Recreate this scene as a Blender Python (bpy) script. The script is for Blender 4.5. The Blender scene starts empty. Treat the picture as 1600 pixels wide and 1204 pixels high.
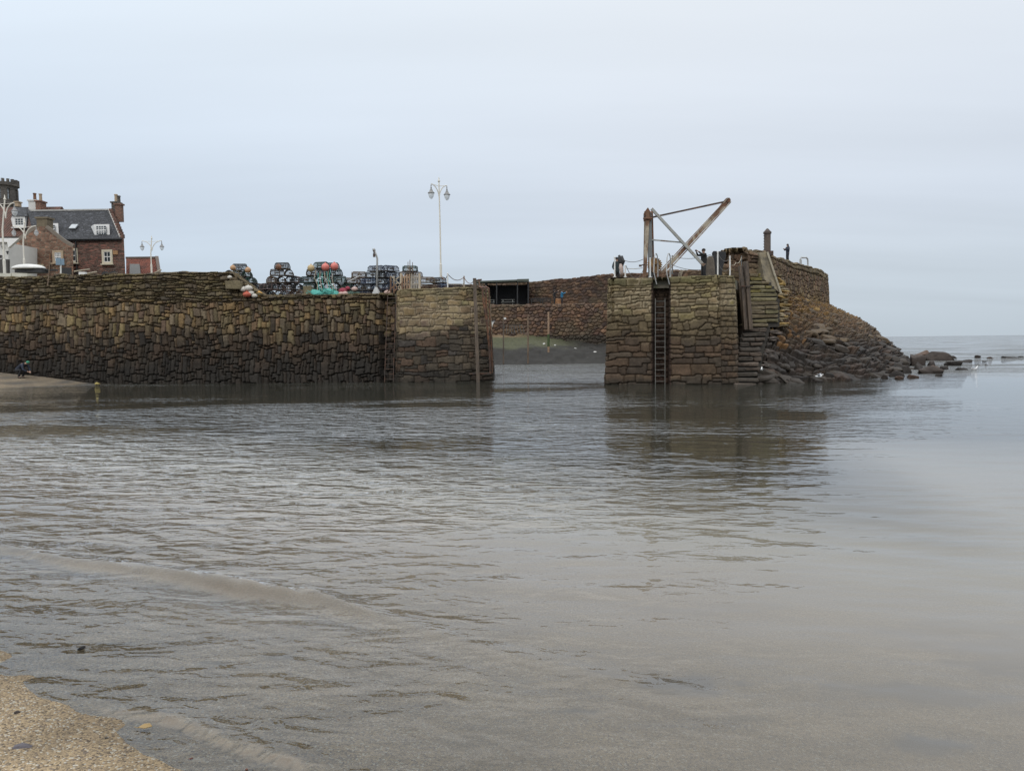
import bpy, math, random
import numpy as np
from mathutils import Vector, Matrix

# ------------------------------------------------------------------ camera, world, light
SC = bpy.context.scene
COL = SC.collection
R = math.radians
H, F = 2.4, 1160.0
PITCH, ROLL = math.atan(69 / F), math.atan(0.0121)
VF = Vector((0, math.cos(PITCH), -math.sin(PITCH)))
VU0 = Vector((0, math.sin(PITCH), math.cos(PITCH)))
VR0 = Vector((1, 0, 0))
VR = VR0 * math.cos(ROLL) - VU0 * math.sin(ROLL)
VU = VU0 * math.cos(ROLL) + VR0 * math.sin(ROLL)
cam = bpy.data.objects.new('camera', bpy.data.cameras.new('camera'))
COL.objects.link(cam)
M = Matrix((VR, VU, -VF)).transposed().to_4x4()
M.translation = (0, 0, H)
cam.matrix_world = M
cam.data.sensor_width = 36
cam.data.lens = F / 1600 * 36
cam.data.clip_start = 0.1
cam.data.clip_end = 60000
SC.camera = cam

SUN_EL, SUN_ROT = 38, 200
w = bpy.data.worlds.new('World')
SC.world = w
w.use_nodes = True
nt = w.node_tree
nt.nodes.clear()
def N(t, nt_, **kw):
    n = nt_.nodes.new(t)
    for k, v in kw.items():
        if k.startswith('i_'):
            key = k[2:]
            n.inputs[int(key) if key.isdigit() else key].default_value = v
        else:
            setattr(n, k, v)
    return n
L = lambda nt_, a, b: nt_.links.new(a, b)
out = N('ShaderNodeOutputWorld', nt)
bg1 = N('ShaderNodeBackground', nt); bg1.inputs[1].default_value = 0.06
sky = N('ShaderNodeTexSky', nt, sky_type='NISHITA', sun_disc=False)
sky.sun_elevation = R(SUN_EL); sky.sun_rotation = R(SUN_ROT); sky.dust_density = 3; sky.air_density = 1.5
L(nt, sky.outputs[0], bg1.inputs[0])
tc = N('ShaderNodeTexCoord', nt)
sep = N('ShaderNodeSeparateXYZ', nt); L(nt, tc.outputs['Generated'], sep.inputs[0])
ramp = N('ShaderNodeValToRGB', nt)
cr = ramp.color_ramp
cr.elements[0].position = 0.0; cr.elements[0].color = (0.49, 0.565, 0.63, 1)
cr.elements[1].position = 1.0; cr.elements[1].color = (2.0, 2.05, 2.1, 1)
for p_, c_ in ((0.06, (0.54, 0.62, 0.70)), (0.16, (0.615, 0.685, 0.78)), (0.28, (0.70, 0.765, 0.85)), (0.42, (0.80, 0.86, 0.925)), (0.52, (1.05, 1.10, 1.15)), (0.62, (1.35, 1.4, 1.45))):
    e = cr.elements.new(p_); e.color = (*c_, 1)
L(nt, sep.outputs['Z'], ramp.inputs[0])
# streaky stratus sheets: direction projected on a cloud layer
div = N('ShaderNodeVectorMath', nt, operation='DIVIDE')
zz = N('ShaderNodeMath', nt, operation='MAXIMUM', i_1=0.03); L(nt, sep.outputs['Z'], zz.inputs[0])
za = N('ShaderNodeMath', nt, operation='ADD', i_1=0.12); L(nt, zz.outputs[0], za.inputs[0])
cmb = N('ShaderNodeCombineXYZ', nt)
for i in range(3): L(nt, za.outputs[0], cmb.inputs[i])
L(nt, tc.outputs['Generated'], div.inputs[0]); L(nt, cmb.outputs[0], div.inputs[1])
mp = N('ShaderNodeMapping', nt); mp.inputs['Scale'].default_value = (0.35, 1.5, 1); mp.inputs['Rotation'].default_value = (0, 0, R(6))
L(nt, div.outputs[0], mp.inputs[0])
nz = N('ShaderNodeTexNoise', nt, i_Scale=1.1, i_Detail=4.0, i_Roughness=0.45); L(nt, mp.outputs[0], nz.inputs['Vector'])
mr = N('ShaderNodeMapRange', nt); mr.inputs[1].default_value = 0.3; mr.inputs[2].default_value = 0.7
mr.inputs[3].default_value = 0.955; mr.inputs[4].default_value = 1.05
L(nt, nz.outputs[0], mr.inputs[0])
mul = N('ShaderNodeVectorMath', nt, operation='SCALE'); L(nt, ramp.outputs[0], mul.inputs[0]); L(nt, mr.outputs[0], mul.inputs['Scale'])
tx = N('ShaderNodeMapRange', nt); tx.inputs[1].default_value = -0.7; tx.inputs[2].default_value = 0.2; L(nt, sep.outputs['X'], tx.inputs[0])
tint = N('ShaderNodeMix', nt, data_type='RGBA'); tint.inputs['A'].default_value = (0.955, 1.0, 1.035, 1); tint.inputs['B'].default_value = (1.0, 0.99, 0.985, 1)
L(nt, tx.outputs[0], tint.inputs['Factor'])
mul2 = N('ShaderNodeVectorMath', nt, operation='MULTIPLY'); L(nt, mul.outputs[0], mul2.inputs[0]); L(nt, tint.outputs['Result'], mul2.inputs[1]); mul = mul2
bg2 = N('ShaderNodeBackground', nt); bg2.inputs[1].default_value = 1.0; L(nt, mul.outputs[0], bg2.inputs[0])
mx = N('ShaderNodeMixShader', nt, i_0=0.93); L(nt, bg1.outputs[0], mx.inputs[1]); L(nt, bg2.outputs[0], mx.inputs[2])
L(nt, mx.outputs[0], out.inputs[0])

sun = bpy.data.objects.new('sun', bpy.data.lights.new('sun', 'SUN'))
COL.objects.link(sun)
sun.data.energy = 0.8; sun.data.angle = R(25); sun.data.color = (1, 0.95, 0.88)
sd = Vector((math.sin(R(SUN_ROT)) * math.cos(R(SUN_EL)), math.cos(R(SUN_ROT)) * math.cos(R(SUN_EL)), math.sin(R(SUN_EL))))
sun.rotation_euler = sd.to_track_quat('Z', 'Y').to_euler()
sun.location = (0, 0, 60)
SC.view_settings.view_transform = 'Standard'
SC.view_settings.look = 'None'
SC.view_settings.exposure = 0.13
SC.view_settings.gamma = 1
SC.cycles.max_bounces = 6
SC.cycles.transparent_max_bounces = 12
SC.cycles.caustics_reflective = False
SC.cycles.caustics_refractive = False

# ------------------------------------------------------------------ helpers
def at(px, py, Y):            # the point at depth Y that lies behind a photo pixel
    d = VF * F + VR * (px - 800) - VU * (py - 602)
    return Vector((0, 0, H)) + d * (Y / d.y)
def P(px, D, z):              # the point at depth D and height z in a photo column
    c2 = D * math.cos(PITCH) - (z - H) * math.sin(PITCH)
    c3 = D * math.sin(PITCH) + (z - H) * math.cos(PITCH)
    return Vector((((px - 800) / F * c2 + math.sin(ROLL) * c3) / math.cos(ROLL), D, z))
def zof(px, py, D): return at(px, py, D).z

def tag(o, label=None, cat=None, group=None, kind=None):
    if label: o['label'] = label
    if cat: o['category'] = cat
    if group: o['group'] = group
    if kind: o['kind'] = kind
    return o
def empty(name, loc, label, cat, group=None, rz=0):
    o = bpy.data.objects.new(name, None); COL.objects.link(o)
    o.location = loc; o.rotation_euler = (0, 0, rz)
    o.empty_display_size = 0.2
    return tag(o, label, cat, group)
def relink(o, parent):
    if parent is not None:
        o.parent = parent
    return o
def copy_tree(o, parent=None):
    c = o.copy(); COL.objects.link(c); c.parent = parent
    for ch in list(o.children): copy_tree(ch, c)
    return c

class MB:
    def __init__(s): s.v = []; s.f = []; s.m = []; s.o = Vector((0, 0, 0))
    def add(s, vs, fs, mi=0):
        k = len(s.v)
        s.v += [tuple(Vector(v) - s.o) for v in vs]
        s.f += [tuple(i + k for i in f) for f in fs]
        s.m += [mi] * len(fs)
    def box(s, c, size, rz=0, mi=0, jit=0):
        c = Vector(c); hx, hy, hz = [a / 2 for a in size]
        ca, sa = math.cos(rz), math.sin(rz)
        vs = []
        for z in (-hz, hz):
            for x, y in ((-hx, -hy), (hx, -hy), (hx, hy), (-hx, hy)):
                vs.append(c + Vector((x * ca - y * sa, x * sa + y * ca, z)) + Vector([random.uniform(-jit, jit) for _ in range(3)]))
        s.add(vs, [(3, 2, 1, 0), (4, 5, 6, 7), (0, 1, 5, 4), (1, 2, 6, 5), (2, 3, 7, 6), (3, 0, 4, 7)], mi)
    def beam(s, a, b, wd, ht, up=Vector((0, 0, 1)), mi=0):
        a, b = Vector(a), Vector(b); d = (b - a).normalized()
        if abs(d.dot(up)) > 0.98: up = Vector((0, 1, 0))
        x = d.cross(up).normalized() * wd / 2; y = x.cross(d).normalized() * ht / 2
        vs = [p + i * x + j * y for p in (a, b) for i, j in ((-1, -1), (1, -1), (1, 1), (-1, 1))]
        s.add(vs, [(0, 1, 2, 3), (7, 6, 5, 4), (0, 4, 5, 1), (1, 5, 6, 2), (2, 6, 7, 3), (3, 7, 4, 0)], mi)
    def tube(s, pts, r, n=6, mi=0, closed=False, cap=True):
        pts = [Vector(p) for p in pts]; k = len(pts)
        rs = r if isinstance(r, (list, tuple)) else [r] * k
        ring = []
        prev = None
        for i, p in enumerate(pts):
            if closed: d = pts[(i + 1) % k] - pts[i - 1]
            else: d = pts[min(i + 1, k - 1)] - pts[max(i - 1, 0)]
            d = d.normalized() if d.length > 1e-9 else Vector((0, 0, 1))
            if prev is None:
                a = d.cross(Vector((0, 0, 1)) if abs(d.z) < 0.9 else Vector((1, 0, 0))).normalized()
            else:
                a = (prev - d * prev.dot(d)).normalized()
            prev = a
            b = d.cross(a)
            ring += [p + (a * math.cos(2 * math.pi * j / n) + b * math.sin(2 * math.pi * j / n)) * rs[i] for j in range(n)]
        fs = []
        for i in range(k if closed else k - 1):
            i2 = (i + 1) % k
            for j in range(n):
                j2 = (j + 1) % n
                fs.append((i * n + j, i2 * n + j, i2 * n + j2, i * n + j2))
        if cap and not closed:
            fs.append(tuple(range(n))); fs.append(tuple((k - 1) * n + j for j in reversed(range(n))))
        s.add(ring, fs, mi)
    def lathe(s, prof, n=12, c=(0, 0, 0), mi=0):
        c = Vector(c); vs = []; fs = []
        for r, z in prof:
            vs += [c + Vector((r * math.cos(2 * math.pi * j / n), r * math.sin(2 * math.pi * j / n), z)) for j in range(n)]
        for i in range(len(prof) - 1):
            for j in range(n):
                j2 = (j + 1) % n
                fs.append((i * n + j, i * n + j2, (i + 1) * n + j2, (i + 1) * n + j))
        fs.append(tuple(reversed(range(n)))); fs.append(tuple((len(prof) - 1) * n + j for j in range(n)))
        s.add(vs, fs, mi)
    def ball(s, c, r, n=12, m=8, mi=0):
        c = Vector(c); rr = Vector(r) if isinstance(r, (tuple, list, Vector)) else Vector((r, r, r))
        vs = [c + Vector((0, 0, -rr.z))]; fs = []
        for i in range(1, m):
            t = math.pi * i / m - math.pi / 2
            for j in range(n):
                a = 2 * math.pi * j / n
                vs.append(c + Vector((rr.x * math.cos(t) * math.cos(a), rr.y * math.cos(t) * math.sin(a), rr.z * math.sin(t))))
        vs.append(c + Vector((0, 0, rr.z)))
        for j in range(n):
            j2 = (j + 1) % n
            fs.append((0, 1 + j2, 1 + j))
            for i in range(m - 2):
                a = 1 + i * n
                fs.append((a + j, a + j2, a + n + j2, a + n + j))
            a = 1 + (m - 2) * n
            fs.append((a + j, a + j2, len(vs) - 1))
        s.add(vs, fs, mi)
    def prism(s, poly, d, mi=0):    # planar polygon extruded by vector d
        k = len(poly); d = Vector(d)
        vs = [Vector(p) for p in poly] + [Vector(p) + d for p in poly]
        fs = [tuple(range(k)), tuple(reversed(range(k, 2 * k)))] + [(i, k + i, k + (i + 1) % k, (i + 1) % k) for i in range(k)]
        s.add(vs, fs, mi)
    def build(s, name, mats, parent=None, smooth=False, bevel=0, loc=None):
        me = bpy.data.meshes.new(name); me.from_pydata(s.v, [], s.f); me.validate()
        if not isinstance(mats, (list, tuple)): mats = [mats]
        for m in mats: me.materials.append(m)
        if len(mats) > 1: me.polygons.foreach_set('material_index', s.m[:len(me.polygons)])
        o = bpy.data.objects.new(name, me); COL.objects.link(o)
        if parent is not None: o.parent = parent
        if loc is not None: o.location = loc
        if smooth: me.polygons.foreach_set('use_smooth', [True] * len(me.polygons))
        if bevel:
            b = o.modifiers.new('bevel', 'BEVEL'); b.width = bevel; b.segments = 2; b.limit_method = 'ANGLE'
        import_fix(me)
        return o
def import_fix(me):
    import bmesh
    bm = bmesh.new(); bm.from_mesh(me); bmesh.ops.recalc_face_normals(bm, faces=bm.faces); bm.to_mesh(me); bm.free()

# ------------------------------------------------------------------ materials
MATS = {}
def mat(name, col, rough=0.8, metal=0.0, var=0.25, scale=3.0, bump=0.15, bscale=None, col2=None, mixlo=0.45, mixhi=0.6, stretch=None, spec=None):
    """plain weathered surface: noise-varied colour, optional second colour in patches, fine bump"""
    if name in MATS: return MATS[name]
    m = bpy.data.materials.new(name); MATS[name] = m
    m.use_nodes = True; t = m.node_tree
    b = t.nodes['Principled BSDF']
    b.inputs['Roughness'].default_value = rough; b.inputs['Metallic'].default_value = metal
    if spec is not None: b.inputs['Specular IOR Level'].default_value = spec
    g = N('ShaderNodeNewGeometry', t); src = g.outputs['Position']
    if stretch:
        mpn = N('ShaderNodeMapping', t); mpn.inputs['Scale'].default_value = stretch; L(t, src, mpn.inputs[0]); src = mpn.outputs[0]
    n1 = N('ShaderNodeTexNoise', t, i_Scale=scale, i_Detail=6.0, i_Roughness=0.65); L(t, src, n1.inputs['Vector'])
    mr_ = N('ShaderNodeMapRange', t); mr_.inputs[1].default_value = 0.25; mr_.inputs[2].default_value = 0.75
    mr_.inputs[3].default_value = 1 - var; mr_.inputs[4].default_value = 1 + var
    L(t, n1.outputs[0], mr_.inputs[0])
    sc = N('ShaderNodeVectorMath', t, operation='SCALE'); L(t, mr_.outputs[0], sc.inputs['Scale'])
    if col2:
        mxn = N('ShaderNodeMix', t, data_type='RGBA')
        mxn.inputs['A'].default_value = (*col, 1); mxn.inputs['B'].default_value = (*col2, 1)
        n2 = N('ShaderNodeTexNoise', t, i_Scale=scale * 0.6, i_Detail=5.0, i_Roughness=0.7); L(t, src, n2.inputs['Vector'])
        m2 = N('ShaderNodeMapRange', t); m2.inputs[1].default_value = mixlo; m2.inputs[2].default_value = mixhi
        L(t, n2.outputs[0], m2.inputs[0]); L(t, m2.outputs[0], mxn.inputs['Factor'])
        L(t, mxn.outputs['Result'], sc.inputs[0])
    else:
        sc.inputs[0].default_value = col
    L(t, sc.outputs[0], b.inputs['Base Color'])
    if bump:
        n3 = N('ShaderNodeTexNoise', t, i_Scale=bscale or scale * 6, i_Detail=4.0); L(t, src, n3.inputs['Vector'])
        bp = N('ShaderNodeBump', t, i_Strength=bump, i_Distance=0.05); L(t, n3.outputs[0], bp.inputs['Height']); L(t, bp.outputs[0], b.inputs['Normal'])
    return m

def stone_mat(name, rough=0.85, tex=9.0, var=0.35, moss=None):
    """stone whose colour per block comes with the mesh; grain, pitting and blotches are procedural"""
    m = bpy.data.materials.new(name); m.use_nodes = True; t = m.node_tree
    b = t.nodes['Principled BSDF']; b.inputs['Roughness'].default_value = rough
    b.inputs['Specular IOR Level'].default_value = 0.3
    at_ = N('ShaderNodeAttribute', t, attribute_name='col')
    g = N('ShaderNodeNewGeometry', t)
    n1 = N('ShaderNodeTexNoise', t, i_Scale=tex, i_Detail=7.0, i_Roughness=0.7); L(t, g.outputs['Position'], n1.inputs['Vector'])
    mr_ = N('ShaderNodeMapRange', t); mr_.inputs[1].default_value = 0.28; mr_.inputs[2].default_value = 0.72
    mr_.inputs[3].default_value = 1 - var; mr_.inputs[4].default_value = 1 + var
    L(t, n1.outputs[0], mr_.inputs[0])
    sc = N('ShaderNodeVectorMath', t, operation='SCALE'); L(t, at_.outputs['Color'], sc.inputs[0]); L(t, mr_.outputs[0], sc.inputs['Scale'])
    L(t, sc.outputs[0], b.inputs['Base Color'])
    n3 = N('ShaderNodeTexNoise', t, i_Scale=tex * 2.5, i_Detail=6.0, i_Roughness=0.7); L(t, g.outputs['Position'], n3.inputs['Vector'])
    bp = N('ShaderNodeBump', t, i_Strength=0.6, i_Distance=0.06); L(t, n3.outputs[0], bp.inputs['Height']); L(t, bp.outputs[0], b.inputs['Normal'])
    return m
M_STONE = stone_mat('weathered_stone')
M_ROCK = stone_mat('shore_rock', rough=0.7, tex=5.0, var=0.4)

# ------------------------------------------------------------------ numpy noise
def vnoise(x, y, seed=0):
    x = np.asarray(x, float); y = np.asarray(y, float)
    xi = np.floor(x).astype(np.int64); yi = np.floor(y).astype(np.int64)
    fx = x - xi; fy = y - yi
    fx = fx * fx * (3 - 2 * fx); fy = fy * fy * (3 - 2 * fy)
    def h(a, b):
        n = (a * 374761393 + b * 668265263 + seed * 974634777) & 0xffffffff
        n = ((n ^ (n >> 13)) * 1274126177) & 0xffffffff
        return ((n ^ (n >> 16)) & 0xffff) / 65535.0
    return (h(xi, yi) * (1 - fx) + h(xi + 1, yi) * fx) * (1 - fy) + (h(xi, yi + 1) * (1 - fx) + h(xi + 1, yi + 1) * fx) * fy
def fbm(x, y, seed=0, o=4):
    s = 0; a = 0.5; t = 0
    for i in range(o):
        s = s + a * vnoise(x * 2 ** i, y * 2 ** i, seed + i * 17); t += a; a *= 0.5
    return s / t
def h1(i, seed=0):
    n = (np.asarray(i, np.int64) * 2654435761 + seed * 97531) & 0xffffffff
    n = ((n ^ (n >> 15)) * 2246822519) & 0xffffffff
    n = ((n ^ (n >> 13)) * 3266489917) & 0xffffffff
    return ((n ^ (n >> 16)) & 0xffff) / 65535.0
def ss(a, b, x):
    t = np.clip((x - a) / (b - a), 0, 1); return t * t * (3 - 2 * t)

def grid_mesh(name, X, Y, Z, col, m, parent=None, keep=None, smooth=True, attrs=None, flip=False):
    nv, nu = X.shape
    me = bpy.data.meshes.new(name)
    co = np.stack([X, Y, Z], -1).reshape(-1, 3)
    i = np.arange(nu * nv).reshape(nv, nu)
    f = np.stack([i[:-1, :-1], i[:-1, 1:], i[1:, 1:], i[1:, :-1]], -1)
    if flip: f = f[..., ::-1]
    if keep is not None: f = f[keep]
    f = f.reshape(-1, 4); nf = len(f)
    me.vertices.add(len(co)); me.vertices.foreach_set('co', co.astype(np.float32).ravel())
    me.loops.add(nf * 4); me.loops.foreach_set('vertex_index', f.astype(np.int32).ravel())
    me.polygons.add(nf); me.polygons.foreach_set('loop_start', np.arange(0, nf * 4, 4, dtype=np.int32))
    me.polygons.foreach_set('loop_total', np.full(nf, 4, np.int32))
    me.polygons.foreach_set('use_smooth', np.full(nf, smooth, bool))
    me.update(calc_edges=True)
    if col is not None:
        a = me.attributes.new('col', 'FLOAT_COLOR', 'POINT')
        c4 = np.concatenate([col.reshape(-1, 3), np.ones((len(co), 1))], 1)
        a.data.foreach_set('color', c4.astype(np.float32).ravel())
    for k, v in (attrs or {}).items():
        a = me.attributes.new(k, 'FLOAT', 'POINT'); a.data.foreach_set('value', v.astype(np.float32).ravel())
    me.materials.append(m)
    o = bpy.data.objects.new(name, me); COL.objects.link(o)
    if parent is not None: o.parent = parent
    return o

def labels_rows(U, V, rng, hmin, hmax, wmin, wmax, wob=0.12, slant=0.1, split=0.25, stepj=0.35):
    seed = int(rng.integers(1e6))
    v0, v1 = V.min(), V.max(); u0, u1 = U.min(), U.max()
    warp = (fbm(U * 0.25, V * 0.25, seed) - 0.5) * wob * 5
    Vw = V + warp + (fbm(U * 2.2, V * 2.2, seed + 3, 2) - 0.5) * 0.10
    Uw = U + (fbm(U * 2.2, V * 2.2, seed + 5, 2) - 0.5) * 0.10
    row = np.zeros(U.shape, int); b = v0 - 0.6; bounds = [b]
    while b < v1 + 0.6:
        hh = rng.uniform(hmin, hmax); b += hh; bounds.append(b)
        e = np.cumsum(rng.uniform(wmin, wmax * 1.3, int((u1 - u0) / wmin) + 40)) + u0 - 2
        k = np.searchsorted(e, Uw)
        row += (Vw > b + (h1(k, seed + len(bounds)) - 0.5) * hh * stepj).astype(int)
    lab = np.zeros(U.shape, int)
    for r in range(row.max() + 1):
        msk = row == r
        if not msk.any(): continue
        wd = rng.uniform(wmin, wmax, int((u1 - u0) / wmin) + 60)
        big = rng.random(len(wd)) < 0.15; wd[big] *= 1.6
        e = np.cumsum(wd) + u0 - 2 + rng.uniform(-1, 0)
        sl = rng.uniform(-slant, slant)
        uu = Uw[msk] + sl * (V[msk] - bounds[min(r, len(bounds) - 1)])
        k = np.searchsorted(e, uu)
        l = r * 4000 + k * 2
        mid = (bounds[min(r, len(bounds) - 1)] + bounds[min(r + 1, len(bounds) - 1)]) / 2 - (0.0)
        sp = (h1(l, seed + 9) < split) & (Vw[msk] > mid + (h1(l, seed + 11) - 0.5) * 0.3 * hmin)
        lab[msk] = l + sp
    return lab
def labels_vor(U, V, rng, cw, ch):
    seed = int(rng.integers(1e6))
    Uw = U + (fbm(U * 2, V * 2, seed, 2) - 0.5) * 0.12; Vw = V + (fbm(U * 2, V * 2, seed + 1, 2) - 0.5) * 0.1 + (fbm(U * .2, V * .2, seed + 2) - .5) * .6
    a = Uw / cw; b = Vw / ch
    ia = np.floor(a).astype(int); ib = np.floor(b).astype(int)
    best = np.full(U.shape, 1e9); lab = np.zeros(U.shape, int)
    for dj in (-1, 0, 1):
        for di in (-1, 0, 1):
            ca, cb = ia + di, ib + dj
            k = (ca + 3000) * 7919 + (cb + 3000)
            sx = ca + 0.5 + (h1(k, seed) - 0.5) * 0.8 + 0.5 * (cb % 2); sy = cb + 0.5 + (h1(k, seed + 7) - 0.5) * 0.75
            d = np.maximum(np.abs(a - sx), np.abs(b - sy)) * 0.6 + 0.4 * np.hypot(a - sx, b - sy) - 0.18 * h1(k, seed + 21)
            q = d < best; best[q] = d[q]; lab[q] = k[q]
    return lab
def edge_dist(lab, it=7):
    e = np.zeros(lab.shape, bool)
    e[:, :-1] |= lab[:, :-1] != lab[:, 1:]; e[:-1] |= lab[:-1] != lab[1:]
    d = np.where(e, 0.0, 99.0)
    for _ in range(it):
        p = np.pad(d, 1, mode='edge')
        for dy in (0, 1, 2):
            for dx in (0, 1, 2):
                if dx == 1 and dy == 1: continue
                d = np.minimum(d, p[dy:dy + d.shape[0], dx:dx + d.shape[1]] + math.hypot(dx - 1, dy - 1))
    return d

def resample(path, res, rnd=0.25):
    p = [Vector((a[0], a[1])) for a in path]
    q = [p[0]]
    for i in range(1, len(p) - 1):           # round the corners
        a, b, c = p[i - 1], p[i], p[i + 1]
        r = min(rnd, (a - b).length / 2.1, (c - b).length / 2.1)
        s_, e_ = b + (a - b).normalized() * r, b + (c - b).normalized() * r
        for k in range(7):
            t = k / 6; q.append(s_ * (1 - t) ** 2 + b * 2 * t * (1 - t) + e_ * t * t)
    q.append(p[-1])
    q = np.array([tuple(v) for v in q]); seg = np.hypot(*(q[1:] - q[:-1]).T); cum = np.concatenate([[0], np.cumsum(seg)])
    n = int(cum[-1] / res) + 2; u = np.linspace(0, cum[-1], n)
    x = np.interp(u, cum, q[:, 0]); y = np.interp(u, cum, q[:, 1])
    tx = np.gradient(x, u); ty = np.gradient(y, u)
    k = 5; ker = np.ones(k) / k
    tx = np.convolve(np.pad(tx, k // 2, 'edge'), ker, 'valid'); ty = np.convolve(np.pad(ty, k // 2, 'edge'), ker, 'valid')
    l = np.hypot(tx, ty); tx /= l; ty /= l
    return u, x, y, -ty, tx            # inward = left of travel

def wall(name, path, top, zbot, colour, label_fn, seed=1, batter=0.08, thick=0.5, back=0.6, res=0.045, relief=0.09, gap=3.0,
         disp=None, m=None, parent=None, rnd=0.25, rough=0.03, deep=0.0, tone=(.68, .62, .58)):
    """masonry wall: real stone relief over face, cap and back. path runs with the seen face on its right"""
    rng = np.random.default_rng(seed)
    u, bx, by, ix, iy = resample(path, res, rnd)
    px = None
    topu = top(u, bx, by) if callable(top) else np.full(u.shape, float(top))
    hmax = topu.max() - zbot
    s = np.linspace(0, hmax + thick + back, int((hmax + thick + back) / res) + 1)
    U, S = np.meshgrid(u, s)
    lab = label_fn(U, S + zbot, rng)
    d = edge_dist(lab)
    r1, r2, r3 = h1(lab, 1), h1(lab, 2), h1(lab, 3)
    T = topu[None, :] - zbot + (r2 - 0.5) * 0.05
    z = np.where(S < T, S, T)
    z = np.where(S > T + thick, T - (S - T - thick), z) + zbot
    inn = np.where(S < T, S * batter, T * batter + np.clip(S - T, 0, thick))
    t = np.clip(d / gap, 0, 1)
    hgt = relief * (1 - (1 - t) ** 4) + (r1 - 0.5) * relief * 0.7 * (t > 0.01) - deep * (t < 0.01)
    hgt = hgt + relief * .5 * (h1(lab, 4) - .5) * np.clip(d / 5, 0, 1)
    hgt = hgt + (fbm(U * 3.1, S * 3.1, seed + 50, 4) - 0.5) * rough * 2 + (fbm(U * .5, S * .5, seed + 51, 2) - .5) * 0.08
    if disp is not None: inn = inn + disp(U, z, S < T)
    face = S < T
    IX, IY = ix[None, :], iy[None, :]
    wz = ss(-0.12, 0.12, S - T) * (1 - ss(-0.12, 0.12, S - T - thick)) * 1.0
    wb = ss(-0.12, 0.12, S - T - thick)
    X = bx[None, :] + IX * (inn + hgt * (-(1 - wz) + 2 * wb * 1.0) * 1.0)
    Y = by[None, :] + IY * (inn + hgt * (-(1 - wz) + 2 * wb * 1.0) * 1.0)
    Z = z + hgt * wz - relief * 0.6 * wz
    col = colour(U, Z, d, r1, r2, r3, face, seed)
    col = col * ((.62 + .76 * fbm(U * 4.5, S * 4.5, seed + 60, 4)) * (.8 + .4 * fbm(U * .9 + 7, S * .35, seed + 61, 3)) * 1.0)[..., None] * np.array(tone)
    return grid_mesh(name, X, Y, Z, col, m or M_STONE, parent)

def pick(pal, r):
    pal = np.array(pal, float); i = np.minimum((r * len(pal)).astype(int), len(pal) - 1)
    return pal[i]
# ------------------------------------------------------------------ colours of the masonry
BROWN = [(.20, .155, .085), (.17, .13, .08), (.23, .19, .10), (.15, .12, .085), (.19, .16, .11), (.25, .18, .09), (.145, .105, .075), (.16, .135, .08), (.20, .14, .085), (.12, .10, .075)]
DARK = [(.06, .049, .036), (.05, .043, .034), (.075, .057, .04), (.082, .06, .043), (.045, .04, .034), (.062, .055, .045), (.09, .066, .045)]
GREEN = [(.17, .165, .075), (.14, .13, .07), (.20, .185, .09), (.16, .135, .08), (.13, .125, .075)]
def mixc(a, b, t): return a * (1 - t[..., None]) + b * t[..., None]
def c_left(U, Z, d, r1, r2, r3, face, seed):
    n = fbm(U * .35, Z * .8, seed + 1); n2 = fbm(U * 1.5, Z * 1.5, seed + 2)
    c = pick(BROWN, r3) * (0.72 + .55 * r1)[..., None]
    c = mixc(c, pick([(.13, .105, .06), (.16, .135, .08), (.11, .10, .06), (.19, .16, .10), (.10, .09, .07), (.15, .13, .06)], r1) * (.7 + .6 * r2)[..., None], ss(4.9, 5.4, Z + (n - .5) * .8) * .85)
    c = mixc(c, pick(GREEN, r2) * 1.15, ss(.62, .7, fbm(U * .5, Z * .9, seed + 8)) * .25)
    dk = pick(DARK, r2) * (0.7 + .5 * r1)[..., None]
    t = 1 - ss(2.6, 4.2, Z + (n - .5) * 1.6 + (r1 - .5) * 1.3)
    c = mixc(c, dk, t)
    bk = np.array((.028, .027, .024)) * (0.7 + .6 * n2)[..., None]
    c = mixc(c, bk, (1 - ss(.7, 2.2, Z + (n2 - .5) * 1.2 + (n - .5))) * .75)
    c = mixc(c, np.array((.075, .065, .045)), (d < 1) * ss(3.0, 4.2, Z) * .6)
    return c
def c_head(U, Z, d, r1, r2, r3, face, seed):
    n = fbm(U * .4, Z * .6, seed + 1); n2 = fbm(U * 1.7, Z * 1.7, seed + 2)
    pal = [(.33, .26, .15), (.28, .215, .12), (.37, .305, .18), (.25, .19, .12), (.32, .28, .16), (.22, .17, .10), (.17, .13, .10)]
    c = pick(pal, r3) * (.75 + .4 * r1)[..., None]
    c = mixc(c, np.array((.34, .285, .185)), ss(.48, .58, fbm(U * 1.1, Z * 1.6, seed + 5)) * .5)
    c = mixc(c, np.array((.42, .37, .28)), (d < 2) * .55 * ss(.4, .55, fbm(U * .7, Z * .7, seed + 15)))
    c = mixc(c, np.array((.13, .135, .07)), ss(4.6, 5.4, Z + (n2 - .5) * 2) * .45)
    dk = pick([(.085, .072, .055), (.07, .062, .05), (.11, .078, .056), (.06, .055, .05), (.095, .08, .06)], r2) * (.7 + .5 * r1)[..., None]
    c = mixc(c, dk, 1 - ss(2.6, 3.5, Z + (n - .5) * 1.6 + (r1 - .5) * .6))
    c = mixc(c, np.array((.03, .028, .024)) * (0.7 + .6 * n2)[..., None], (1 - ss(.2, 1.3, Z + (n2 - .5) * 1.1)) * .75)
    return c
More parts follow.
